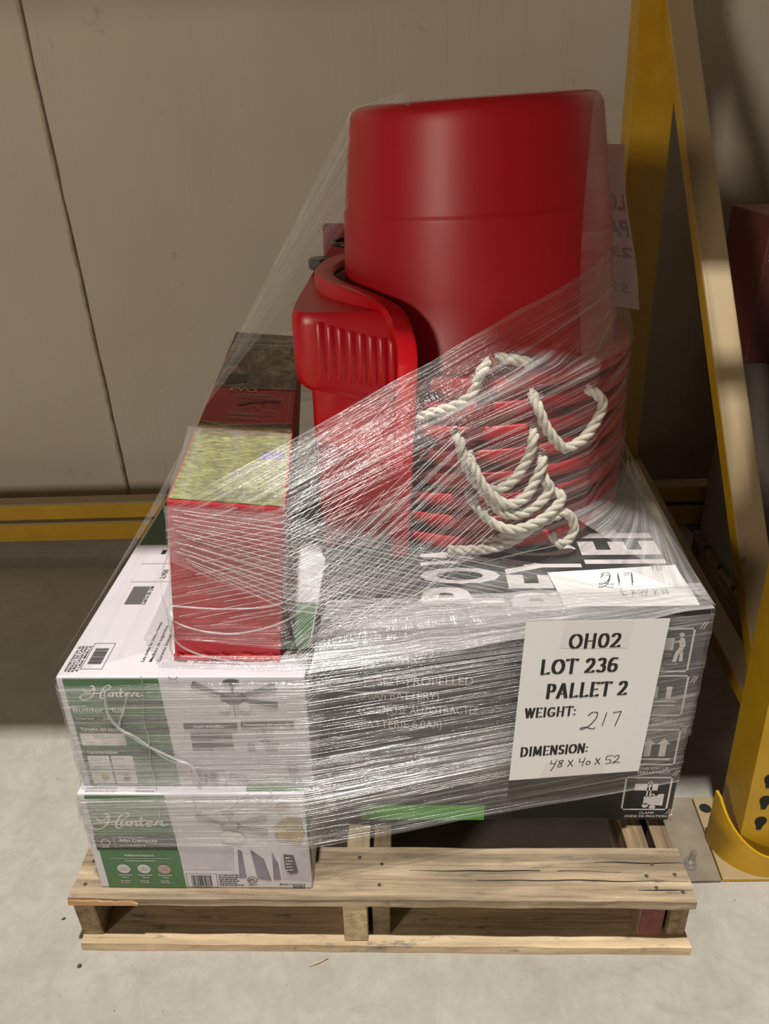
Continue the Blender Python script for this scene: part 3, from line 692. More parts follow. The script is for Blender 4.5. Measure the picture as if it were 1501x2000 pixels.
TL = [(('ADVERTENCIA: EL', 'RIESGO DE CAER', 'PUEDE CAUSAR DANO', 'A UNA MARCA')[i], 0.012, -0.012 - 0.0055 * i, 0.0042, 0.062) for i in range(4)]
TL += [('CARTA DE CFM', 0.185, -0.075, 0.006, 0.055), ('2,950', 0.265, -0.085, 0.009, 0.030), ('W 1', 0.33, -0.095, 0.010, 0.030), ('Lea todas las instrucciones', 0.035, -0.118, 0.005, 0.10), ('Medidas de seguridad', 0.035, -0.130, 0.005, 0.09), ('Garantia limitada', 0.035, -0.142, 0.005, 0.07)]
for (tx, a_, b_, h_, w_) in TL:
    g = MB(); S.text(g, tx, a_, b_, h_, w_, 0.008, 0); g.build('top_text', MT['black_ink'], uf)
g = MB()
T.rect(g, 0.03, 0.255, 0.14, 0.2557, 0); g.build('ruled_line', MT['black_ink'], uf); g = MB(); T.rect(g, 0.03, 0.315, 0.14, 0.3157, 0)
g.build('ruled_line', MT['black_ink'], uf); g = MB(); T.rect(g, 0.055, 0.35, 0.063, 0.365, 0)
g.build('top_lettering', MT['black_ink'], uf)
g = MB(); T.rect(g, 0.040, 0.186, 0.068, 0.240, 0); g.build('top_dark_label', MT['grey_print'], uf)
g = MB(); T.rect(g, 0.006, 0.385, 0.354, 0.597, 0); g.build('green_top_panel', MT['green_print'], uf); g = MB(); T.rect(g, 0.322, 0.060, 0.356, 0.190, 0); g.build('green_top_panel', MT['green_print'], uf)

# ------------------------------------------------------------------ black mower carton
BX0, BX1, BY0, BY1, BZ1 = -0.085, 0.513, 0.166, 1.05, 0.572
bb = carton('mower_box', BX0, BX1, BY0, BY1, DZ, BZ1, MT['black_card'], 'large black carton with white shipping symbols and an address sheet taped on its front', bev=0.006)
F = Face((BX1, BY0, DZ), (1, 0, 0), (0, 0, 1))
g = MB(); w = 0.0032
for (u0, v0, u1, v1) in ((-0.110, 0.331, -0.020, 0.416), (-0.110, 0.241, -0.016, 0.325), (-0.098, 0.133, -0.012, 0.213), (-0.091, 0.027, -0.010, 0.106)): F.frame(g, u0, v0, u1, v1, w)
g.build('symbol_frame', MT['white_print'], bb)
g = MB()
for u in (-0.062, -0.037): F.poly(g, [(u - 0.0055, 0.153), (u + 0.0055, 0.153), (u + 0.0055, 0.180), (u + 0.011, 0.180), (u, 0.193), (u - 0.011, 0.180), (u - 0.0055, 0.180)])
F.rect(g, -0.082, 0.1445, -0.022, 0.1485)
for u in (-0.070, -0.048): F.poly(g, [(u, 0.278), (u + 0.0085, 0.278), (u + 0.0085, 0.302), (u - 0.001, 0.302), (u - 0.001, 0.297), (u, 0.297)])
F.rect(g, -0.085, 0.270, -0.030, 0.2725); F.rect(g, -0.085, 0.262, -0.030, 0.2645)
g.build('arrow_symbol', MT['white_print'], bb)
g = MB()   # person lifting a parcel
F.disc(g, -0.0395, 0.403, 0.0042); F.poly(g, [(-0.0400, 0.3985), (-0.034, 0.3955), (-0.031, 0.3835), (-0.0325, 0.3795), (-0.040, 0.3795), (-0.0425, 0.392)])
F.poly(g, [(-0.0425, 0.3925), (-0.0485, 0.3905), (-0.0485, 0.3880), (-0.041, 0.3885)])
F.poly(g, [(-0.040, 0.379), (-0.0325, 0.379), (-0.036, 0.370), (-0.039, 0.3665), (-0.0415, 0.351), (-0.0475, 0.351), (-0.0455, 0.369)])
F.poly(g, [(-0.037, 0.3715), (-0.0335, 0.3735), (-0.0315, 0.352), (-0.0375, 0.352), (-0.0375, 0.366)])
F.rect(g, -0.085, 0.374, -0.0495, 0.397)
g.build('lifting_symbol', MT['white_print'], bb)
g = MB(); F.text(g, 'TEAM', -0.080, 0.390, 0.005, 0.017, 0.02, 1); F.text(g, 'LIFT', -0.079, 0.383, 0.005, 0.013, 0.02, 1); g.build('parcel_lettering', MT['black_ink'], bb)
g = MB(); F.text(g, 'Equipment', -0.085, 0.3645, 0.005, 0.034, 0, 0); F.text(g, '68.9 lb', -0.082, 0.357, 0.005, 0.020, 0, 0); F.text(g, 'Poids de l\'article', -0.085, 0.345, 0.005, 0.046, 0, 0); F.text(g, '31.3 kg', -0.082, 0.337, 0.005, 0.022, 0, 0)
F.text(g, 'STACK HEIGHT', -0.092, 0.2285, 0.006, 0.062, 0.015); F.text(g, 'HAUTEUR D\'EMPILEMENT', -0.100, 0.2195, 0.0058, 0.090, 0.01)
F.text(g, 'THIS WAY UP', -0.070, 0.1225, 0.006, 0.049, 0.015); F.text(g, 'VERS LE HAUT', -0.074, 0.1135, 0.006, 0.057, 0.015)
F.text(g, 'CLAMP', -0.058, 0.0175, 0.0052, 0.026, 0.02); F.text(g, 'BRIDE DE FIXATION', -0.082, 0.0095, 0.0052, 0.073, 0.02)
for (u, v) in ((-0.008, 0.420), (-0.007, 0.316), (-0.006, 0.215), (-0.006, 0.115), (-0.005, 0.024)):
    F.stroke(g, [(u - 0.006, v - 0.006), (u + 0.000, v + 0.006)], 0.0011); F.stroke(g, [(u - 0.001, v - 0.006), (u + 0.004, v + 0.006)], 0.0011)
for i, t in enumerate(('21" SELF-PROPELLED', '(6.0Ah BATTERY)', 'TONDEUSE AUTOTRACTEE', '(BATTERIE 6.0Ah)')):
    F.text(g, t, -0.548, 0.305 - 0.030 * i, 0.017, (0.19, 0.135, 0.20, 0.14)[i], 0.0)
g.build('white_lettering', MT['white_print'], bb)
g = MB()   # clamp truck symbol
F.poly(g, [(-0.054, 0.060), (-0.034, 0.060), (-0.028, 0.066), (-0.020, 0.066), (-0.020, 0.038), (-0.054, 0.041)]); F.disc(g, -0.050, 0.038, 0.0055); F.disc(g, -0.037, 0.0345, 0.0055)
F.rect(g, -0.051, 0.058, -0.0485, 0.097); F.rect(g, -0.0455, 0.058, -0.043, 0.097); F.rect(g, -0.051, 0.0945, -0.043, 0.097); F.rect(g, -0.073, 0.074, -0.033, 0.090); F.stroke(g, [(-0.044, 0.062), (-0.039, 0.066), (-0.036, 0.061)], 0.0018)
g.build('clamp_truck_symbol', MT['white_print'], bb)
g = MB(); F.rect(g, -0.549, 0.001, -0.330, 0.037); g.build('green_panel', MT['bright_green'], bb)
# big lettering on the top, reading away from the viewer
S = Face((0, 0, BZ1), (0, 1, 0), (-1, 0, 0), 0.0008); S.n = Vector((0, 0, 1))
g = MB()
def top_word(letters, xl, xr):
    g = MB()
    for ch, y, wd in letters: S.text(g, ch, y, -xr, (xr - xl), wd, 0.035)
    g.build('top_word', MT['white_print'], bb)
top_word([('P', 0.185, 0.048), ('O', 0.243, 0.050), ('W', 0.30, 0.07), ('E', 0.38, 0.044), ('R', 0.435, 0.05)], 0.075, 0.195)
top_word([('B', 0.176, 0.044), ('E', 0.228, 0.042), ('Y', 0.272, 0.052), ('O', 0.330, 0.052), ('N', 0.392, 0.05), ('D', 0.452, 0.05)], 0.215, 0.335)
top_word([('B', 0.176, 0.036), ('E', 0.220, 0.036), ('L', 0.263, 0.032), ('I', 0.303, 0.014), ('E', 0.333, 0.048), ('F', 0.392, 0.048)], 0.352, 0.478)
# torn flap hanging under the carton
g = MB(); g.hexa([(0.035, 0.170, 0.088), (0.042, 0.170, 0.088), (0.052, 0.172, 0.1240), (0.030, 0.172, 0.1240), (0.035, 0.173, 0.088), (0.042, 0.173, 0.088), (0.052, 0.175, 0.1240), (0.030, 0.175, 0.1240)])
g.build('torn_flap', MT['black_card'], bb)
g = MB(); g.box(BX1 - 0.006, BX1 + 0.002, BY0 - 0.0015, BY0 + 0.02, DZ + 0.002, DZ + 0.016); g.build('scuffed_corner', MT['card_edge'], bb, bevel=0.002)

# ------------------------------------------------------------------ tall red carton on the upper fan carton
rb = empty('red_box', (-0.21, 0.083, Z1), 'tall red carton with mossy log picture on top, standing on the fan carton', 'box')
c = [(-0.292, 0.083, Z1 + .001), (-0.136, 0.079, Z1 + .001), (-0.216, 0.975, Z1 + .001), (-0.372, 0.979, Z1 + .001), (-0.267, 0.084, 0.806), (-0.110, 0.080, 0.794), (-0.190, 0.975, 0.794), (-0.347, 0.979, 0.806)]
g = MB(); g.hexa(c); g.build('carton_body', MT['red_card'], rb, bevel=0.004)
tu = (Vector(c[5]) - Vector(c[4])).normalized(); tv = (Vector(c[7]) - Vector(c[4])).normalized()
T = Face(c[4], tu, tv, 0.0007); T.n = tu.cross(tv).normalized(); TW = (Vector(c[5]) - Vector(c[4])).length
g = MB(); T.rect(g, 0.003, 0.002, TW - 0.003, 0.300); g.build('moss_picture', MT['moss'], rb)
g = MB(); T.poly(g, [(0.003, 0.245), (0.06, 0.236), (TW - 0.003, 0.262), (TW - 0.003, 0.313), (0.040, 0.282), (0.003, 0.300)], 0.5); g.build('log_picture', MT['log'], rb)
g = MB(); T.poly(g, [(0.108, 0.150), (0.148, 0.160), (0.150, 0.190), (0.118, 0.182)], 0.6); g.build('purple_picture', plain('purple_print', (0.10, 0.08, 0.22), 0.5, var=0.5, scale=60), rb)
g = MB(); T.rect(g, 0.003, 0.485, TW - 0.003, 0.89); g.build('forest_picture', MT['forest'], rb)
g = MB(); T.poly(g, [(0.003, 0.298), (0.040, 0.280), (TW - 0.003, 0.312), (TW - 0.003, 0.316), (0.040, 0.285), (0.003, 0.302)], 1); T.poly(g, [(0.042, 0.475), (TW - 0.003, 0.495), (TW - 0.003, 0.499), (0.042, 0.479)], 1); T.rect(g, TW - 0.0115, 0.31, TW - 0.0105, 0.495, 1)
T.text(g, 'EVO', 0.034, 0.462, 0.024, 0.05, 0.03, 1)
for i, vv_ in enumerate((0.447, 0.437, 0.427)): T.lines(g, 0.052, vv_, 0.135, 1, 0.01, 0.005, 60 + i, 1)
for i, vv_ in enumerate((0.345, 0.337, 0.325, 0.317)): T.lines(g, 0.046, vv_, 0.125, 1, 0.01, 0.0045, 70 + i, 1)
T.lines(g, 0.102, 0.372, 0.128, 3, 0.006, 0.002, 75, 1)
g.build('white_lettering', MT['pink_print'], rb)
g = MB(); T.poly(g, [(0.060, 0.385), (0.075, 0.400), (0.100, 0.412), (0.130, 0.415), (0.130, 0.420), (0.098, 0.420), (0.070, 0.410), (0.055, 0.394)], 1)
for (a, b) in ((0.095, 0.400), (0.112, 0.402), (0.125, 0.400), (0.080, 0.382), (0.098, 0.384), (0.118, 0.386), (0.070, 0.370), (0.088, 0.370)): T.poly(g, [(a, b), (a + 0.009, b + 0.002), (a + 0.008, b + 0.005), (a - 0.001, b + 0.003)], 1)
T.poly(g, [(0.020, 0.50), (0.060, 0.52), (0.060, 0.575), (0.02, 0.56)], 1)
g.build('dark_drawing', MT['dark_print'], rb)
g = MB()
fr = Face(c[0], (1, 0, 0), (0, 0, 1))
pl = []
for i in range(25):
    t = i / 24; x = -0.292 + 0.156 * t
    pl.append((x, 0.0815 - 0.002 * t - 0.004 - 0.003 * rnd.random(), Z1 + 0.0015 + 0.002 * rnd.random()))
top = [(p[0] + 0.001, p[1] + 0.0035, Z1 + 0.009 + 0.005 * rnd.random()) for p in pl]
n = len(pl); g.add(pl + top, [(i, i + 1, n + i + 1, n + i) for i in range(n - 1)]); g.build('frayed_edge', plain('frayed_red', (0.52, 0.03, 0.035), 0.7), rb)
# ------------------------------------------------------------------ stack of upside-down red tubs with rope handles
TILT = R(2.6); CX, CY = 0.195, 0.600
prof = [(0.2395, 0.0), (0.2675, 0.0), (0.2690, 0.003), (0.2690, 0.020), (0.2665, 0.0225), (0.2440, 0.0225), (0.2415, 0.026), (0.2335, 0.130), (0.2255, 0.246), (0.2250, 0.250), (0.2232, 0.253), (0.2225, 0.257), (0.2060, 0.378),
        (0.2045, 0.390), (0.2000, 0.3995), (0.192, 0.4055), (0.180, 0.408), (0.0001, 0.408)]
inner = [(r - 0.0022 if r > 0.01 else r, z - 0.003) for r, z in prof[6:]][::-1]
g = MB(); g.lathe(prof + inner + [(0.2395, 0.0)], 96); tub_me = g.mesh('tub'); tub_me.materials.append(MT['red_plastic'])
for p in tub_me.polygons: p.use_smooth = True
tub_me.set_sharp_from_angle(angle=R(50))
TUBS = []; PITCHZ = 0.0400
ax = Vector((-math.sin(TILT), 0, math.cos(TILT)))
base = Vector((CX, CY, BZ1 + 0.269 * math.sin(TILT) + 0.002))
ordn = ['lowest', 'second from the bottom', 'third from the bottom', 'fourth from the bottom', 'fifth from the bottom', 'sixth from the bottom', 'seventh from the bottom']
for k in range(8):
    lab = 'topmost upside-down red plastic tub of the stack, its whole smooth side showing' if k == 7 else 'upside-down red plastic tub, ' + ordn[k] + ' of the nested stack, only its rim showing'
    e = empty('plastic_tub', base + ax * (PITCHZ * k), lab, 'tub', 'nested upside-down red tubs'); e.rotation_euler = (0, -TILT, 0)
    o = bpy.data.objects.new('tub_shell', tub_me); COL.objects.link(o); o.parent = e; o.rotation_euler = (0, 0, 0.4 * k)
    TUBS.append(e)
def rope(tub, pts, r=0.0085):
    sp = spline(pts, 10); g = MB()
    # three twisted strands
    L = [0.0]
    for a, b in zip(sp[:-1], sp[1:]): L.append(L[-1] + (b - a).length)
    n = max(8, int(L[-1] / 0.0035)); P = []
    j = 0
    for i in range(n + 1):
        d = L[-1] * i / n
        while j < len(L) - 2 and L[j + 1] < d: j += 1
        P.append(sp[j].lerp(sp[j + 1], (d - L[j]) / max(1e-6, L[j + 1] - L[j])))
    up = Vector((0.2, -0.9, 0.3)).normalized(); fr = []
    for i in range(n + 1):
        t = (P[min(i + 1, n)] - P[max(i - 1, 0)]).normalized(); a = (up - t * up.dot(t)).normalized(); up = a; fr.append((a, t.cross(a)))
    for s_ in range(3):
        g.tube([P[i] + (fr[i][0] * math.cos(i * 0.40 + s_ * 2.094) + fr[i][1] * math.sin(i * 0.40 + s_ * 2.094)) * r * 0.52 for i in range(n + 1)], r * 0.56, 6)
    o = g.build('rope_handle', MT['rope'], tub, smooth=True); return o
mm = lambda L: [tuple(v / 1000 for v in p) for p in L]
rope(TUBS[7], mm([(40, 352, 812), (66, 340, 821), (88, 330, 833), (127, 318, 849), (150, 312, 868), (160, 314, 893), (164, 312, 906), (183, 330, 918), (202, 334, 918), (230, 332, 913), (242, 352, 905)]))
rope(TUBS[6], mm([(246, 342, 862), (254, 318, 844), (268, 318, 813), (288, 323, 785), (306, 331, 771), (337, 346, 784), (357, 359, 810), (364, 364, 834), (350, 356, 853), (338, 368, 858)]))
rope(TUBS[5], mm([(128, 340, 800), (134, 315, 790), (141, 313, 760), (159, 310, 725), (188, 308, 708), (220, 309, 725), (243, 312, 764), (249, 313, 798), (256, 340, 806)]))
rope(TUBS[4], mm([(148, 338, 768), (154, 305, 756), (175, 300, 717), (209, 298, 689), (239, 304, 696), (258, 312, 727), (267, 317, 753), (266, 340, 760)]))
rope(TUBS[3], mm([(160, 336, 722), (171, 309, 712), (202, 300, 675), (232, 300, 669), (265, 309, 684), (281, 318, 705), (273, 318, 722), (268, 342, 726)]))
rope(TUBS[2], mm([(150, 338, 690), (164, 310, 679), (190, 296, 656), (224, 290, 646), (267, 300, 658), (303, 325, 680), (301, 328, 690), (292, 345, 694)]))
rope(TUBS[1], mm([(178, 330, 600), (213, 312, 620), (243, 308, 632), (276, 312, 650), (312, 326, 657), (330, 335, 633), (327, 333, 609), (307, 325, 600), (296, 338, 612)]))
rope(TUBS[0], mm([(120, 322, 590), (150, 312, 596), (190, 300, 606), (225, 302, 618), (250, 318, 628), (262, 335, 630)]))
g = MB(); g.tube(mm([(179, 342, 905), (180, 322, 925), (184, 314, 915), (183, 316, 900)]), 0.0045, 8); g.build('rope_clip', MT['dark_red'], TUBS[7], smooth=True)
# printed letter on the side of the topmost tub (upside down like the tub)
def on_tub(ang, z, lift=0.0008):
    r = 0.2415 + (0.206 - 0.2415) * (z - 0.026) / (0.378 - 0.026) + lift
    return base + ax * (PITCHZ * 7) + Matrix.Rotation(-TILT, 3, 'Y') @ Vector((r * math.cos(ang), r * math.sin(ang), z))
def tub_rects(rects, mat, name):
    g = MB()
    for (a0, z0, a1, z1) in rects:
        n = 8; vv = []
        for i in range(n + 1):
            a = R(a0 + (a1 - a0) * i / n); vv += [on_tub(a, z0), on_tub(a, z1)]
        g.add(vv, [(2 * i, 2 * i + 2, 2 * i + 3, 2 * i + 1) for i in range(n)])
    g.build(name, mat, TUBS[7])
tub_rects([(-30, 0.085, -25, 0.168), (-40, 0.085, -30, 0.104), (-37, 0.117, -30, 0.136), (-39, 0.150, -30, 0.168), (-22, 0.085, -17, 0.168), (-17, 0.117, -8, 0.136), (-8, 0.085, -3, 0.168), (-41, 0.160, -40, 0.164)], MT['logo_white'], 'printed_letters')

# ------------------------------------------------------------------ red moulded plastic cart tub standing on end
pc = empty('cart_tub', (-0.03, 0.45, BZ1), 'glossy red moulded cart tub standing on end between the red carton and the tub stack', 'cart tub')
def prism_loft(secs, name, mat, smooth=True, cap=True, shear=0.0):
    """secs: list of (z, [(x, y)...]) with equal counts"""
    g = MB(); n = len(secs[0][1]); vv = [(x, y, z - (shear * max(0, x + 0.128) if z < 0.895 else 0)) for z, pl in secs for x, y in pl]
    ff = [(i * n + k, i * n + (k + 1) % n, (i + 1) * n + (k + 1) % n, (i + 1) * n + k) for i in range(len(secs) - 1) for k in range(n)]
    if cap: ff += [tuple(reversed(range(n))), tuple((len(secs) - 1) * n + k for k in range(n))]
    g.add(vv, ff); o = g.build(name, mat, pc); auto_smooth(o, 50); return o
def inset(pl, d, c):
    return [(x + (c[0] - x) * d, y + (c[1] - y) * d) for x, y in pl]
pl = [(q.x, q.y) for q in spline([(-0.128, 0.55, 0), (-0.127, 0.40, 0), (-0.122, 0.365, 0), (-0.100, 0.348, 0), (-0.04, 0.345, 0), (0.020, 0.346, 0), (0.036, 0.352, 0), (0.034, 0.372, 0), (-0.018, 0.430, 0), (-0.066, 0.485, 0), (-0.094, 0.54, 0), (-0.095, 0.63, 0), (-0.066, 0.735, 0), (-0.050, 0.82, 0), (-0.09, 0.83, 0), (-0.124, 0.80, 0)], 4, closed=True)]
cc = (-0.07, 0.45)
prism_loft([(0.868, inset(pl, 0.16, cc)), (0.876, inset(pl, 0.05, cc)), (0.890, inset(pl, 0.01, cc)), (0.905, pl), (0.968, pl), (0.980, inset(pl, 0.015, cc)), (0.988, inset(pl, 0.06, cc))], 'upper_shell', MT['red_plastic2'], shear=0.24)
pl2 = [(-0.100, 0.365), (-0.092, 0.356), (-0.05, 0.352), (0.02, 0.350), (0.034, 0.352), (0.030, 0.366), (-0.004, 0.402), (-0.048, 0.452), (-0.072, 0.492), (-0.094, 0.530), (-0.100, 0.520)]
prism_loft([(BZ1 + 0.001, inset(pl2, 0.10, (-0.03, 0.46))), (BZ1 + 0.03, inset(pl2, 0.02, (-0.03, 0.46))), (0.70, pl2), (0.80, pl2), (0.880, pl2)], 'lower_shell', MT['red_plastic2'])
# pressed ribs on the front of the upper shell
for i in range(8):
    x = -0.080 + 0.0158 * i; zt = 0.975 - 0.0042 * i; zb = 0.889 - 0.0034 * i
    g = MB(); w = 0.0066; d = 0.0052; yb = 0.3465
    secs = []
    for (z, k) in ((zb, 0.1), (zb + 0.008, 1), (zt - 0.006, 1), (zt, 0.1)):
        secs.append([(x - w * 1.25, yb, z), (x - w * 0.7, yb - d * k * 0.75, z), (x, yb - d * k, z), (x + w * 0.7, yb - d * k * 0.75, z), (x + w * 1.25, yb, z)])
    vv = [q for s_ in secs for q in s_]
    g.add(vv, [(5 * a + b, 5 * a + b + 1, 5 * a + b + 6, 5 * a + b + 5) for a in range(3) for b in range(4)])
    o = g.build('pressed_rib', MT['red_plastic2'], pc); auto_smooth(o, 70)
# S-curved rim: a flat flange with a turned-back wall
rim = [(0.036, 0.322, BZ1 + 0.004, 0), (0.040, 0.318, 0.66, 0), (0.047, 0.315, 0.80, 0), (0.052, 0.314, 0.895, 0), (0.052, 0.318, 0.932, 0.15), (0.047, 0.328, 0.962, 0.5), (0.038, 0.345, 0.985, 0.85), (0.020, 0.368, 0.999, 1), (-0.023, 0.415, 1.008, 1), (-0.066, 0.472, 1.013, 1), (-0.090, 0.54, 1.016, 1), (-0.086, 0.63, 1.018, 1), (-0.056, 0.735, 1.018, 1), (-0.048, 0.82, 1.018, 1)]
sp = spline([p[:3] for p in rim], 6); kk = spline([(p[3], 0, 0) for p in rim], 6)
g = MB(); vv = []; sec = [(-0.015, -0.034), (-0.015, -0.003), (-0.012, 0.0), (0.010, 0.0), (0.015, -0.003), (0.0165, -0.012), (0.0135, -0.012), (0.011, -0.004), (-0.0115, -0.004), (-0.0115, -0.034)]
ns = len(sec)
for i, p in enumerate(sp):
    t = (sp[min(i + 1, len(sp) - 1)] - sp[max(i - 1, 0)]).normalized(); k = max(0, min(1, kk[i].x))
    nn = (Vector((0, -1, 0)) * (1 - k) + Vector((0, 0, 1)) * k); nn = (nn - t * nn.dot(t)).normalized(); b = nn.cross(t)
    if k < 0.3 and b.x < 0: b = -b
    # keep the same side all along: the flange's outer edge looks right / away from the shell
    if i and b.dot(pb) < 0: b = -b
    pb = b
    vv += [p + b * a + nn * c_ for a, c_ in sec]
g.add(vv, [(i * ns + j, i * ns + (j + 1) % ns, (i + 1) * ns + (j + 1) % ns, (i + 1) * ns + j) for i in range(len(sp) - 1) for j in range(ns)])
g.f.append(tuple(range(ns))); g.f.append(tuple((len(sp) - 1) * ns + j for j in reversed(range(ns))))
o = g.build('rolled_rim', MT['red_plastic2'], pc); auto_smooth(o, 45)
g = MB(); g.box(-0.118, -0.066, 0.842, 0.872, 0.94, 1.055); g.build('hitch_bracket', MT['dark_red'], pc, bevel=0.006, seg=3)
g = MB(); g.tube([(-0.06 + 0.036 * math.cos(2 * math.pi * i / 24) , 0.79 + 0.045 * math.sin(2 * math.pi * i / 24), 1.028) for i in range(24)], 0.0045, 8, closed=True); g.build('black_cable', MT['black_plastic'], pc, smooth=True)
g = MB(); g.lathe([(0.0001, 0), (0.024, 0), (0.026, 0.004), (0.026, 0.016), (0.022, 0.020), (0.0001, 0.020)], 20, (-0.110, 0.72, 0.99)); g.build('black_knob', MT['black_plastic'], pc, smooth=False)

# ------------------------------------------------------------------ paper sheets
def sheet(name, f, mat, label, cat, nu=14, nv=18, bx=0.0, th=0.0003):
    g = MB()
    for s_ in (0, 1):
        for j in range(nv + 1):
            for i in range(nu + 1):
                p = Vector(f(i / nu, j / nv)); g.v.append(tuple(p)) if s_ == 0 else g.v.append(tuple(p + SHN * -th))
    A = (nu + 1) * (nv + 1)
    for j in range(nv):
        for i in range(nu):
            a = j * (nu + 1) + i; g.f.append((a, a + 1, a + nu + 2, a + nu + 1)); g.f.append((A + a, A + a + nu + 1, A + a + nu + 2, A + a + 1))
    r = empty(name, tuple(Vector(f(0.5, 0))), label, cat)
    o = g.build('sheet', mat, r, smooth=True); return r
fx0, fy0, fx1, fy1 = -0.096, 0.024, 0.513, 0.166        # the film's chord across the front
hu = Vector((fx1 - fx0, fy1 - fy0, 0)).normalized(); HN = hu.cross(Vector((0, 0, 1))).normalized()   # faces the viewer
if HN.y > 0: HN = -HN
LO = Vector((0.207, fy0 + (0.207 - fx0) * (fy1 - fy0) / (fx1 - fx0), 0.303)) + HN * 0.010
lu = (hu * 0.2290 + Vector((0, 0, -0.0310))).normalized(); lv = Vector((0.009, 0.002, 0.299)).normalized()
SHN = HN
lab = sheet('lot_sheet', lambda u, v: LO + lu * (0.2300 * u) + lv * (0.304 * v) + HN * (0.00008 * math.sin(u * 5 + v * 3)), MT['paper'], 'white paper sheet lettered OH02 LOT 236 PALLET 2 stuck on the film', 'paper')
F = Face(LO + HN * 0.00015, lu, lv, 0.00015)
for (txt, u0, v0, u1, h) in (('OH02', 0.071, 0.2545, 0.158, 0.0255), ('LOT 236', 0.031, 0.2090, 0.160, 0.0265), ('PALLET 2', 0.045, 0.1630, 0.183, 0.0270), ('WEIGHT:', 0.014, 0.1270, 0.101, 0.0185), ('DIMENSION:', 0.014, 0.0490, 0.132, 0.0190)):
    g = MB(); poster(F, g, txt, u0, v0, u1, h); g.build('printed_line', MT['black_ink'], lab)
def hand(face, g, strokes, u0, v0, sc, w=0.0011, sx=None):
    sx = sx or sc
    for st in strokes:
        pts = [(q.x, q.y) for q in spline([(u0 + x * sx, v0 + y * sc, 0) for x, y in st], 5)] if len(st) > 2 else [(u0 + x * sx, v0 + y * sc) for x, y in st]
        face.stroke(g, pts, w)
H217 = [[(0.05, .82), (.2, 1.0), (.42, .95), (.40, .65), (.15, .22), (-.15, .02), (-.2, .10), (0, .14), (.3, .02), (.42, .08)], [(.82, .95), (.72, .18)], [(1.1, .92), (1.45, .98)], [(1.45, .98), (1.28, .12)]]
g = MB(); hand(F, g, H217, 0.119, 0.097, 0.034, 0.0013, 0.040); g.build('handwriting', MT['black_ink'], lab); g = MB()
X = lambda x: [[(x, .85), (x + .28, .2)], [(x + .26, .85), (x, .2)]]
HDIM = [[(.0, .95), (-.02, .6), (.22, .62)], [(.28, .98), (.2, .4), (.02, -.1)], [(.62, .9), (.42, .8), (.5, .6), (.62, .4), (.5, .2), (.38, .35), (.55, .6), (.66, .8), (.62, .9)]] + X(.95) + [[(1.6, .95), (1.58, .6), (1.82, .62)], [(1.88, .98), (1.78, .1)], [(2.05, .6), (1.98, .35), (2.12, .25), (2.22, .45), (2.12, .62), (2.05, .6)]] + X(2.5) + [[(3.5, 1.0), (3.15, .98), (3.1, .65), (3.35, .6), (3.38, .3), (3.1, .2)], [(3.55, .85), (3.75, 1.0), (3.85, .8), (3.65, .4), (3.5, .25), (3.7, .3), (3.95, .25)]]
hand(F, g, HDIM, 0.069, 0.017, 0.021, 0.0012, 0.031)
g.build('handwriting', MT['black_ink'], lab)
g = MB(); F.poly(g, [(0.052, 0.0015), (0.165, 0.0015), (0.160, 0.030), (0.110, 0.026), (0.060, 0.034)], -0.6); g.build('sticky_tape', MT['tape'], lab); g = MB(); F.poly(g, [(0.056, 0.256), (0.168, 0.252), (0.170, 0.3005), (0.060, 0.3005)], -0.6)
g.build('sticky_tape', MT['tape'], lab)
# handwritten sheet lying on the black carton's top front corner
SHN = Vector((0, 0, 1))
def f2(u, v):
    x = 0.290 + 0.205 * u + 0.0 * v; y = 0.172 + (0.100 + 0.022 * u) * v
    return (x + 0.010 * v * (u - 1), y, BZ1 + 0.0035 + 0.004 * math.sin(u * 7 + v * 4) * v * (1 - v) * 2 + 0.003 * max(0, u - 0.75) * 4 * (1 - v) ** 2 * 0.4)
hs = sheet('handwritten_sheet', f2, MT['paper'], 'crumpled handwritten paper sheet under the film on the black carton top', 'paper')
F = Face((0.290, 0.172, BZ1 + 0.0078), (1, 0.02, 0), (0, 1, 0), 0.0005); F.n = Vector((0, 0, 1))
g = MB(); hand(F, g, H217, 0.072, 0.052, 0.036, 0.0013, 0.036); g.build('handwriting', MT['black_ink'], hs); g = MB()
hand(F, g, [[(0, 1), (0, .05), (.3, .05)]] + [[(.65, .7), (.9, .1)], [(.9, .7), (.65, .1)]] + [[(1.2, .9), (1.35, .1), (1.5, .7), (1.65, .1), (1.85, .9)]] + [[(2.2, .7), (2.5, .1)], [(2.5, .7), (2.2, .1)]] + [[(2.9, .95), (2.9, .1)], [(3.2, .95), (3.2, .1)], [(2.9, .5), (3.2, .5)]], 0.095, 0.022, 0.020, 0.0009, 0.022)
hand(F, g, [[(0, 1), (-.1, .1)], [(.3, 1), (.2, .1), (.4, .2), (.3, .5)], [(.7, .6), (.5, .4), (.7, .1)]], 0.165, 0.098, 0.016, 0.0009, 0.022)
g.build('handwriting', MT['black_ink'], hs)
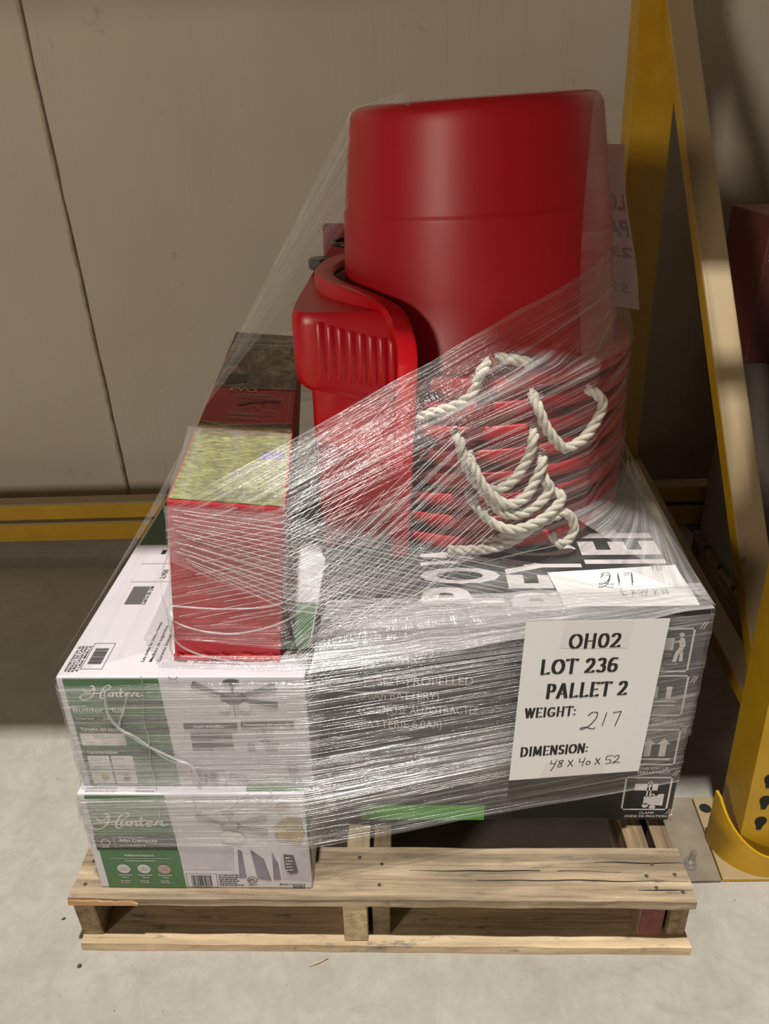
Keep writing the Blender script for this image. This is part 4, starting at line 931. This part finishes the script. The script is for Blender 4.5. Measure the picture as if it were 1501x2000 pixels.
# sheet hanging from the far right side of the tubs, seen from behind
def f3(u, v):
    return (0.345 + (0.096 + 0.060 * (1 - v) ** 1.2 + 0.004 * math.sin(v * 6)) * u, 0.80 - 0.10 * u, 0.905 + 0.292 * v + 0.012 * (1 - u) * (1 - v))
SHN = Vector((-0.7, -0.7, 0)).normalized()
bs = sheet('hanging_sheet', f3, MT['paper_pink'], 'pale paper sheet seen from its back, sticking out right of the tubs', 'paper')
g = MB()
def on3(u, v): return Vector(f3(u, v)) + Vector((-0.0012, -0.0012, 0))
for (txt, u1, v0, hh, wd) in (('LOT', 0.98, 0.62, 0.10, 0.42), ('PALL', 0.98, 0.46, 0.10, 0.50), ('236', 0.98, 0.33, 0.06, 0.4), ('52', 0.9, 0.10, 0.06, 0.2)):
    vv, ff, w0 = text_mesh(txt, 0.02)
    g.add([on3(u1 - x / w0 * wd, v0 + y * hh) for x, y in vv], ff)
g.build('show_through_lettering', MT['ghost_ink'], bs)

# ------------------------------------------------------------------ neighbouring load in the next bay
np_ = empty('neighbour_pallet', (1.3, 0.9, 0), 'dim wooden pallet in the next bay behind the rack post', 'pallet')
for i in range(7):
    y = 0.62 + 0.108 * i; g = MB(); g.box(0.905, 1.9, y, y + 0.088, 0.107, 0.1235); g.build('deck_board', MT['wood_old'], np_)
for x in (0.91, 1.38, 1.86):
    g = MB(); g.box(x, x + 0.038, 0.62, 1.355 - 0.1, 0.018, 0.107); g.build('stringer', MT['wood_string_old'], np_)
for y in (0.62, 0.9, 1.17):
    g = MB(); g.box(0.905, 1.9, y, y + 0.088, 0.0005, 0.0175); g.build('bottom_board', MT['wood_old'], np_)
nb = carton('neighbour_box', 0.915, 1.85, 0.64, 1.24, 0.124, 0.70, MT['grey_card'], 'dusty grey carton on the pallet in the next bay', bev=0.006)
nr = carton('neighbour_box', 0.86, 1.6, 1.02, 1.26, 0.7005, 1.035, MT['maroon_card'], 'maroon carton with pale vertical lettering on top of the grey carton, far right edge', bev=0.004)
S = Face((0.86, 1.02, 0.7005), (0, 0, -1), (1, 0, 0), 0.0008); S.n = Vector((0, -1, 0))
g = MB()
S.text(g, 'DECK &', -0.312, 0.024, 0.011, 0.070, 0.03); S.text(g, 'BLEACH', -0.312, 0.009, 0.011, 0.075, 0.03)
g.build('pale_lettering', MT['mid_print'], nr)

# ------------------------------------------------------------------ stretch film
def film_mat(name, base, streak, fine, rough=0.16, scale_v=95.0, lo=0.50, hi=0.74, col=(0.86, 0.85, 0.86), gloss=0.10, bdist=0.009):
    """clear film: nearly invisible where smooth, milky where it is pleated along its length (u)"""
    m, nt, b = new_mat(name)
    uv = N(nt, 'ShaderNodeUVMap').outputs[0]
    n1 = noise_tex(nt, 1.0, 3, mapping(nt, uv, (1.6, scale_v, 1)), 0.6, 0.25)
    n2 = noise_tex(nt, 1.0, 2, mapping(nt, uv, (3.0, scale_v * 4.2, 1)), 0.5)
    n3 = noise_tex(nt, 1.0, 3, mapping(nt, uv, (5, 9, 1)), 0.55)
    n4 = noise_tex(nt, 1.0, 4, mapping(nt, uv, (60, 160, 1)), 0.7, 0.8)
    s1 = ramp(nt, n1, [(lo, (0, 0, 0)), (hi, (1, 1, 1))]); s2 = ramp(nt, n2, [(0.56, (0, 0, 0)), (0.72, (1, 1, 1))])
    big = ramp(nt, n3, [(0.32, (0.35, 0.35, 0.35)), (0.68, (1, 1, 1))])
    def mul(a, k):
        q = N(nt, 'ShaderNodeMath', operation='MULTIPLY'); nt.links.new(a, q.inputs[0])
        if isinstance(k, float): q.inputs[1].default_value = k
        else: nt.links.new(k, q.inputs[1])
        return q.outputs[0]
    def add(a, k):
        q = N(nt, 'ShaderNodeMath', operation='ADD', use_clamp=True); nt.links.new(a, q.inputs[0])
        if isinstance(k, float): q.inputs[1].default_value = k
        else: nt.links.new(k, q.inputs[1])
        return q.outputs[0]
    al = add(add(mul(mul(s1, streak), big), mul(mul(s2, fine), big)), base)
    b.inputs['Base Color'].default_value = (*col, 1); b.inputs['Roughness'].default_value = 0.5; b.inputs['Specular IOR Level'].default_value = 0.0
    h = add(add(mul(n1, 1.0), mul(n2, 0.35)), mul(n4, 0.14))
    bp_ = N(nt, 'ShaderNodeBump'); bp_.inputs['Strength'].default_value = 1.0; bp_.inputs['Distance'].default_value = bdist
    nt.links.new(h, bp_.inputs['Height']); nt.links.new(bp_.outputs[0], b.inputs['Normal'])
    tr = N(nt, 'ShaderNodeBsdfTransparent'); gl = N(nt, 'ShaderNodeBsdfGlossy'); gl.inputs['Roughness'].default_value = rough; nt.links.new(bp_.outputs[0], gl.inputs['Normal'])
    m1 = N(nt, 'ShaderNodeMixShader'); nt.links.new(al, m1.inputs[0]); nt.links.new(tr.outputs[0], m1.inputs[1]); nt.links.new(b.outputs[0], m1.inputs[2])
    m2 = N(nt, 'ShaderNodeMixShader'); m2.inputs[0].default_value = gloss; nt.links.new(m1.outputs[0], m2.inputs[1]); nt.links.new(gl.outputs[0], m2.inputs[2])
    nt.links.new(m2.outputs[0], nt.nodes['Material Output'].inputs[0])
    return m
MT['film_front'] = film_mat('film_front', 0.055, 0.46, 0.26, 0.24, 150.0, 0.50, 0.70, gloss=0.15, bdist=0.0085)
MT['film_mid'] = film_mat('film_mid', 0.035, 0.36, 0.24, 0.22, 110.0, 0.50, 0.70, gloss=0.085)
MT['film_thin'] = film_mat('film_thin', 0.12, 0.46, 0.25, 0.18, 90.0, 0.46, 0.72, gloss=0.08)
MT['film_clear'] = film_mat('film_clear', 0.07, 0.16, 0.08, 0.2, 30.0, 0.50, 0.8, gloss=0.06, bdist=0.006)
MT['film_milky'] = film_mat('film_milky', 0.22, 0.45, 0.20, 0.25, 60.0, 0.45, 0.70, gloss=0.16, bdist=0.012)
MT['film_strand'] = film_mat('film_strand', 0.30, 0.4, 0.2, 0.2, 40.0)

wrap = empty('stretch_wrap', (0, 0.55, DZ), 'clear crinkled stretch film wound around the whole pallet load', 'stretch wrap')
def grid_film(P, U, V, name, mat, closed=False):
    """P[i][j] points, i along the length"""
    nu, nv = len(P), len(P[0]); vv = [tuple(p) for r_ in P for p in r_]; ff = []; fuv = []
    for i in range(nu - 1 + (1 if closed else 0)):
        i2 = (i + 1) % nu
        for j in range(nv - 1):
            ff.append((i * nv + j, i2 * nv + j, i2 * nv + j + 1, i * nv + j + 1))
            ui, uj = U[i], (U[i2] if i2 else U[-1] + 0.005)
            fuv += [(ui, V[j]), (uj, V[j]), (uj, V[j + 1]), (ui, V[j + 1])]
    me = bpy.data.meshes.new(name); me.from_pydata(vv, [], ff); me.update()
    lay = me.uv_layers.new(name='UVMap')
    for k, c_ in enumerate(fuv): lay.data[k].uv = c_
    return link_mesh(name, me, mat, wrap, smooth=True)
def box_pts(x0, x1, y0, y1, z0, z1): return [Vector((x, y, z)) for x in (x0, x1) for y in (y0, y1) for z in (z0, z1)]
def ring_pts(k, rr, zz, n=28):
    o_ = base + ax * (PITCHZ * k); M3 = Matrix.Rotation(-TILT, 3, 'Y')
    return [o_ + M3 @ Vector((rr * math.cos(2 * math.pi * i / n), rr * math.sin(2 * math.pi * i / n), zz)) for i in range(n)]
PR = [box_pts(-0.459, -0.109, 0.024, 0.644, DZ, 0.3355), box_pts(-0.4535, -0.0955, 0.040, 0.640, 0.3362, 0.5466), box_pts(BX0, BX1, BY0, BY1, DZ, BZ1), [Vector(q) for q in c],
      ring_pts(0, 0.269, 0.0) + ring_pts(7, 0.269, 0.022), ring_pts(7, 0.244, 0.02) + ring_pts(7, 0.203, 0.40),
      [Vector(q) for z_ in (0.60, 0.915) for q in ((0.13, 0.312, z_), (0.19, 0.294, z_), (0.26, 0.294, z_), (0.34, 0.330, z_))],
      [Vector(q) for q in ((-0.10, 0.352, 0.575), (0.052, 0.314, 0.575), (0.052, 0.314, 0.93), (-0.128, 0.36, 0.90), (-0.128, 0.36, 0.98), (-0.10, 0.83, 0.98), (0.03, 0.35, 0.99))]]
def section(a, b, cc_):
    pts = []
    for pr in PR:
        d = [p.z - (a + b * p.x + cc_ * p.y) for p in pr]
        for i in range(len(pr)):
            for j in range(i + 1, len(pr)):
                if d[i] * d[j] < 0:
                    t = d[i] / (d[i] - d[j]); q = pr[i].lerp(pr[j], t); pts.append((q.x, q.y))
    return hull2(pts)
def ring(a, b, cc_, off, n=420, ctr=(0.02, 0.50)):
    H = section(a, b, cc_); out = []
    for k in range(n):
        th = math.pi / 2 + 2 * math.pi * k / n; dx, dy = math.cos(th), math.sin(th); best = 0
        for i in range(len(H)):
            p, q = H[i], H[(i + 1) % len(H)]; ex, ey = q[0] - p[0], q[1] - p[1]; den = dx * ey - dy * ex
            if abs(den) < 1e-9: continue
            t = ((p[0] - ctr[0]) * ey - (p[1] - ctr[1]) * ex) / den; s_ = ((p[0] - ctr[0]) * dy - (p[1] - ctr[1]) * dx) / den
            if t > 0 and -1e-6 <= s_ <= 1 + 1e-6: best = max(best, t)
        x, y = ctr[0] + dx * (best + off), ctr[1] + dy * (best + off)
        out.append(Vector((x, y, a + b * x + cc_ * y)))
    return out
def film_loop(lo, hi, mat, seed, off=0.004, nv=14, name='film_band'):
    rings = []
    for j in range(nv):
        t = j / (nv - 1); rings.append(ring(*[lo[k] + (hi[k] - lo[k]) * t for k in range(3)], off + 0.0008 * math.sin(j * 2.3 + seed)))
    n = len(rings[0]); P = [[rings[j][i] for j in range(nv)] for i in range(n)]
    # ragged free edges
    for i in range(n):
        for j in (0, nv - 1): P[i][j] = P[i][j] + Vector((0, 0, 0.004 * noise.noise(Vector((i * 0.05, seed * 7.7 + j, 0)))))
    U = [0.0]
    for i in range(1, n): U.append(U[-1] + (P[i][nv // 2] - P[i - 1][nv // 2]).length)
    wid = (P[n // 2][0] - P[n // 2][-1]).length
    return grid_film(P, [u + seed * 3.7 for u in U], [seed * 1.3 + wid * j / (nv - 1) for j in range(nv)], name, mat, closed=True)
def film_patch(stations, mat, seed, nu=30, nv=16, name='film_sheet', wr=0.0, sag=0.0):
    S_ = [(Vector(a), Vector(b)) for a, b in stations]; P = []; U = []; d = 0.0
    for i in range(len(S_) - 1):
        last = i == len(S_) - 2
        for k in range(nu + (1 if last else 0)):
            t = k / nu; row = []
            for j in range(nv):
                v_ = j / (nv - 1)
                p = S_[i][0].lerp(S_[i][1], v_).lerp(S_[i + 1][0].lerp(S_[i + 1][1], v_), t)
                if wr:
                    q = Vector((p.x * 16, p.y * 16, p.z * 16 + seed * 5)); p = p + Vector((noise.noise(q), noise.noise(q + Vector((9, 0, 0))), noise.noise(q + Vector((0, 9, 0))))) * wr
                if sag: p.z -= sag * math.sin(math.pi * t) * math.sin(math.pi * v_)
                row.append(p)
            if P: d += (row[nv // 2] - P[-1][nv // 2]).length
            P.append(row); U.append(d + seed * 2.9)
    wid = max((S_[0][0] - S_[0][1]).length, (S_[-1][0] - S_[-1][1]).length)
    return grid_film(P, U, [seed * 1.7 + wid * j / (nv - 1) for j in range(nv)], name, mat)
# wound bands (low edge plane, high edge plane: z = a + b x + c y)
film_loop((0.222, 0.0, 0.0), (0.400, 0.03, 0.0), MT['film_front'], 1, 0.003)
film_loop((0.300, 0.05, 0.0), (0.560, 0.02, 0.0), MT['film_front'], 2, 0.0065)
film_loop((0.664, 0.156, 0.0), (0.900, 0.39, 0.0), MT['film_mid'], 3, 0.004)
film_loop((0.540, -0.06, 0.30), (0.660, 0.15, 0.03), MT['film_mid'], 4, 0.006)
# sheets stretched between the pieces of the load
film_patch([((-0.270, 0.077, 0.800), (-0.272, 0.077, 0.715)), ((-0.106, 0.072, 0.788), (-0.123, 0.072, 0.640)), ((0.514, 0.158, 0.580), (0.080, 0.092, 0.578))], MT['film_mid'], 6, 40, 20)
film_patch([((-0.306, 0.52, 0.812), (-0.296, 0.40, 0.812)), ((-0.032, 0.56, 1.262), (-0.034, 0.545, 1.10)), ((0.060, 0.432, 1.284), (0.062, 0.430, 1.270))], MT['film_thin'], 7, 30, 16)
film_patch([((-0.268, 0.080, 0.808), (-0.459, 0.036, 0.551)), ((-0.305, 0.46, 0.812), (-0.459, 0.64, 0.551))], MT['film_clear'], 8, 30, 12)
film_patch([((-0.266, 0.086, 0.8085), (-0.110, 0.081, 0.7975)), ((-0.300, 0.34, 0.812), (-0.134, 0.34, 0.7975))], MT['film_clear'], 9, 30, 20, wr=0.0035)
film_patch([((-0.090, 0.030, 0.560), (-0.075, 0.180, 0.581)), ((0.514, 0.163, 0.577), (0.510, 0.225, 0.583))], MT['film_milky'], 10, 60, 14, wr=0.0035)
# clear film over the right of the tub stack, tight from the top shoulder to the rim
P = []; U = []
for i in range(34):
    a = R(-58 + 125 * i / 33); row = []
    for j in range(24):
        v_ = j / 23; lean_ = R(22) * (1 - v_) ** 2 * (1 if i < 8 else 0) * (1 - i / 8)
        rr_ = 0.2045 + (0.274 - 0.2045) * v_ ** 1.15 + 0.002; z_ = 0.398 + (0.020 - 0.398) * v_
        row.append(base + ax * (PITCHZ * 7) + Matrix.Rotation(-TILT, 3, 'Y') @ Vector((rr_ * math.cos(a + lean_), rr_ * math.sin(a + lean_), z_)))
    P.append(row); U.append(i * 0.018 + 31)
grid_film(P, U, [0.017 * j + 9 for j in range(24)], 'film_sheet', MT['film_clear'])
# from the lowest rim out to the carton's right edge
rowA = []
for a in range(-62, 40, 3): rowA.append(base + Matrix.Rotation(-TILT, 3, 'Y') @ Vector((0.273 * math.cos(R(a)), 0.273 * math.sin(R(a)), 0.05)))
P = []; U = []
for i, p in enumerate(rowA):
    t = i / (len(rowA) - 1); q = Vector((0.517, 0.168 + 0.80 * t, 0.578)); P.append([p.lerp(q, j / 13) for j in range(14)]); U.append(i * 0.016 + 47)
grid_film(P, U, [j * 0.015 + 3 for j in range(14)], 'film_sheet', MT['film_thin'])
# twisted strands of gathered film
def strand(pts, r, nm='film_strand'):
    sp_ = spline(pts, 8); n = len(sp_)
    g = MB(); g.tube(sp_, [r * (0.75 + 0.5 * noise.noise(Vector((i * 0.3, r * 900, pts[0][0] * 50)))) for i in range(n)], 6)
    me = g.mesh(nm); lay = me.uv_layers.new(name='UVMap')
    for p in me.polygons:
        for li in p.loop_indices:
            vi = me.loops[li].vertex_index; lay.data[li].uv = (vi // 6 * 0.01, (vi % 6) * 0.004)
    return link_mesh(nm, me, MT['film_strand'], wrap, smooth=True)
strand(mm([(-330, 250, 640), (-300, 100, 668), (-288, 72, 640), (-284, 70, 594), (-258, 70, 567), (-193, 68, 549), (-127, 60, 533), (-83, 50, 520), (-22, 52, 509), (52, 60, 502)]), 0.0020)
strand(mm([(-310, 200, 700), (-281, 73, 635), (-277, 72, 618), (-238, 71, 603), (-187, 71, 600), (-123, 71, 620), (-80, 100, 640), (-30, 150, 662)]), 0.0020)
strand(mm([(-285, 74, 645), (-200, 73, 640), (-120, 72, 652), (-60, 120, 685)]), 0.0016)
strand(mm([(-384, 36, 525), (-386, 35, 485), (-373, 34, 456), (-337, 34, 423), (-298, 34, 396), (-277, 34, 383), (-269, 34, 351)]), 0.0030)
strand(mm([(-352, 36, 520), (-362, 35, 490), (-373, 34, 458), (-350, 33, 440), (-320, 33, 405), (-300, 34, 390)]), 0.0020)
strand(mm([(-328, 36, 552), (-327, 35, 530), (-335, 34, 468), (-333, 33, 438), (-338, 33, 388), (-337, 33, 346), (-335, 18, 289)]), 0.0014)
strand(mm([(-278, 18, 341), (-274, 18, 314), (-256, 18, 304), (-223, 18, 315), (-196, 18, 342), (-182, 18, 331), (-167, 18, 326), (-156, 18, 350)]), 0.0009)
strand(mm([(330, 330, 600), (120, 220, 605), (-60, 90, 548)]), 0.0014)

# fine taut pleats of the film, far too many to count
def pleats(pairs, r, name='film_pleats'):
    g = MB()
    for pts in pairs: g.tube(pts, r, 4, cap=False)
    me = g.mesh(name); lay = me.uv_layers.new(name='UVMap')
    for k, l in enumerate(me.loops): lay.data[k].uv = (me.vertices[l.vertex_index].co.x * 2, me.vertices[l.vertex_index].co.z * 3)
    o = link_mesh(name, me, MT['film_strand'], wrap); tag(o, kind='stuff'); return o
pr = random.Random(21); L1 = []
for i in range(46):
    t = i / 45 + pr.uniform(-.01, .01); a = Vector((-0.100 - 0.02 * t, 0.038 + 0.035 * min(1, t * 2), 0.500 + 0.16 * t))
    u_ = pr.uniform(0, 1); m_ = Vector((0.135 + 0.06 * (1 - t), 0.304 - 0.012 * (1 - t), 0.640 + 0.19 * t + pr.uniform(-.01, .01))); e_ = Vector((0.36, 0.338, 0.715 + 0.20 * t))
    L1.append([a, a.lerp(m_, 0.5), m_, m_.lerp(e_, 0.55)] if u_ > 0.25 else [a, a.lerp(m_, 0.45), m_])
pleats(L1, 0.00045)
L2 = []
for i in range(17):
    t = i / 16 + pr.uniform(-.012, .012); a = Vector((-0.262 + 0.02 * pr.random(), 0.0755, 0.795 - 0.085 * t)); m_ = Vector((-0.107 - 0.012 * t, 0.0705, 0.776 - 0.135 * t)); e_ = Vector((0.50 - 0.40 * t, 0.150 - 0.05 * t, 0.584))
    L2.append([a, m_, m_.lerp(e_, pr.uniform(.5, 1.0))])
pleats(L2, 0.00042)
L3 = []
for i in range(18):
    t = i / 17 + pr.uniform(-.01, .01); a = Vector((-0.280 + 0.005 * t, 0.0745, 0.60 + 0.15 * t)); m_ = Vector((-0.120 + 0.008 * t, 0.0715, 0.635 + 0.15 * t)); e_ = Vector((0.06, 0.302, 0.70 + 0.20 * t))
    L3.append([a.lerp(m_, pr.uniform(0, .6)), m_, m_.lerp(e_, pr.uniform(.3, 1.0))])
pleats(L3, 0.00040)

# ------------------------------------------------------------------ bits on the floor
def chip(x, y, r, label, mat, seed):
    g = MB(); n = 7; rr = random.Random(seed); ring_ = [(x + r * rr.uniform(.7, 1.2) * math.cos(2 * math.pi * i / n), y + r * rr.uniform(.6, 1.1) * math.sin(2 * math.pi * i / n)) for i in range(n)]
    g.add([(a, b, 0.0005) for a, b in ring_] + [(x + (a - x) * 0.6, y + (b - y) * 0.6, r * rr.uniform(.5, .8)) for a, b in ring_], [tuple(range(n, 2 * n))] + [(i, (i + 1) % n, n + (i + 1) % n, n + i) for i in range(n)])
    tag(g.build('debris_chip', mat), label, 'debris')
chip(-0.500, -0.030, 0.0048, 'dark brown chip of debris just below the pallet left corner', MT['nail'], 3)
chip(-0.560, 0.055, 0.0034, 'tiny dark chip of debris on the floor left of the pallet', MT['nail'], 5)
chip(-0.512, -0.155, 0.0045, 'small blue-grey chip beside the pale splinter, front left floor', plain('blue_chip', (0.05, 0.05, 0.10), 0.7), 8)
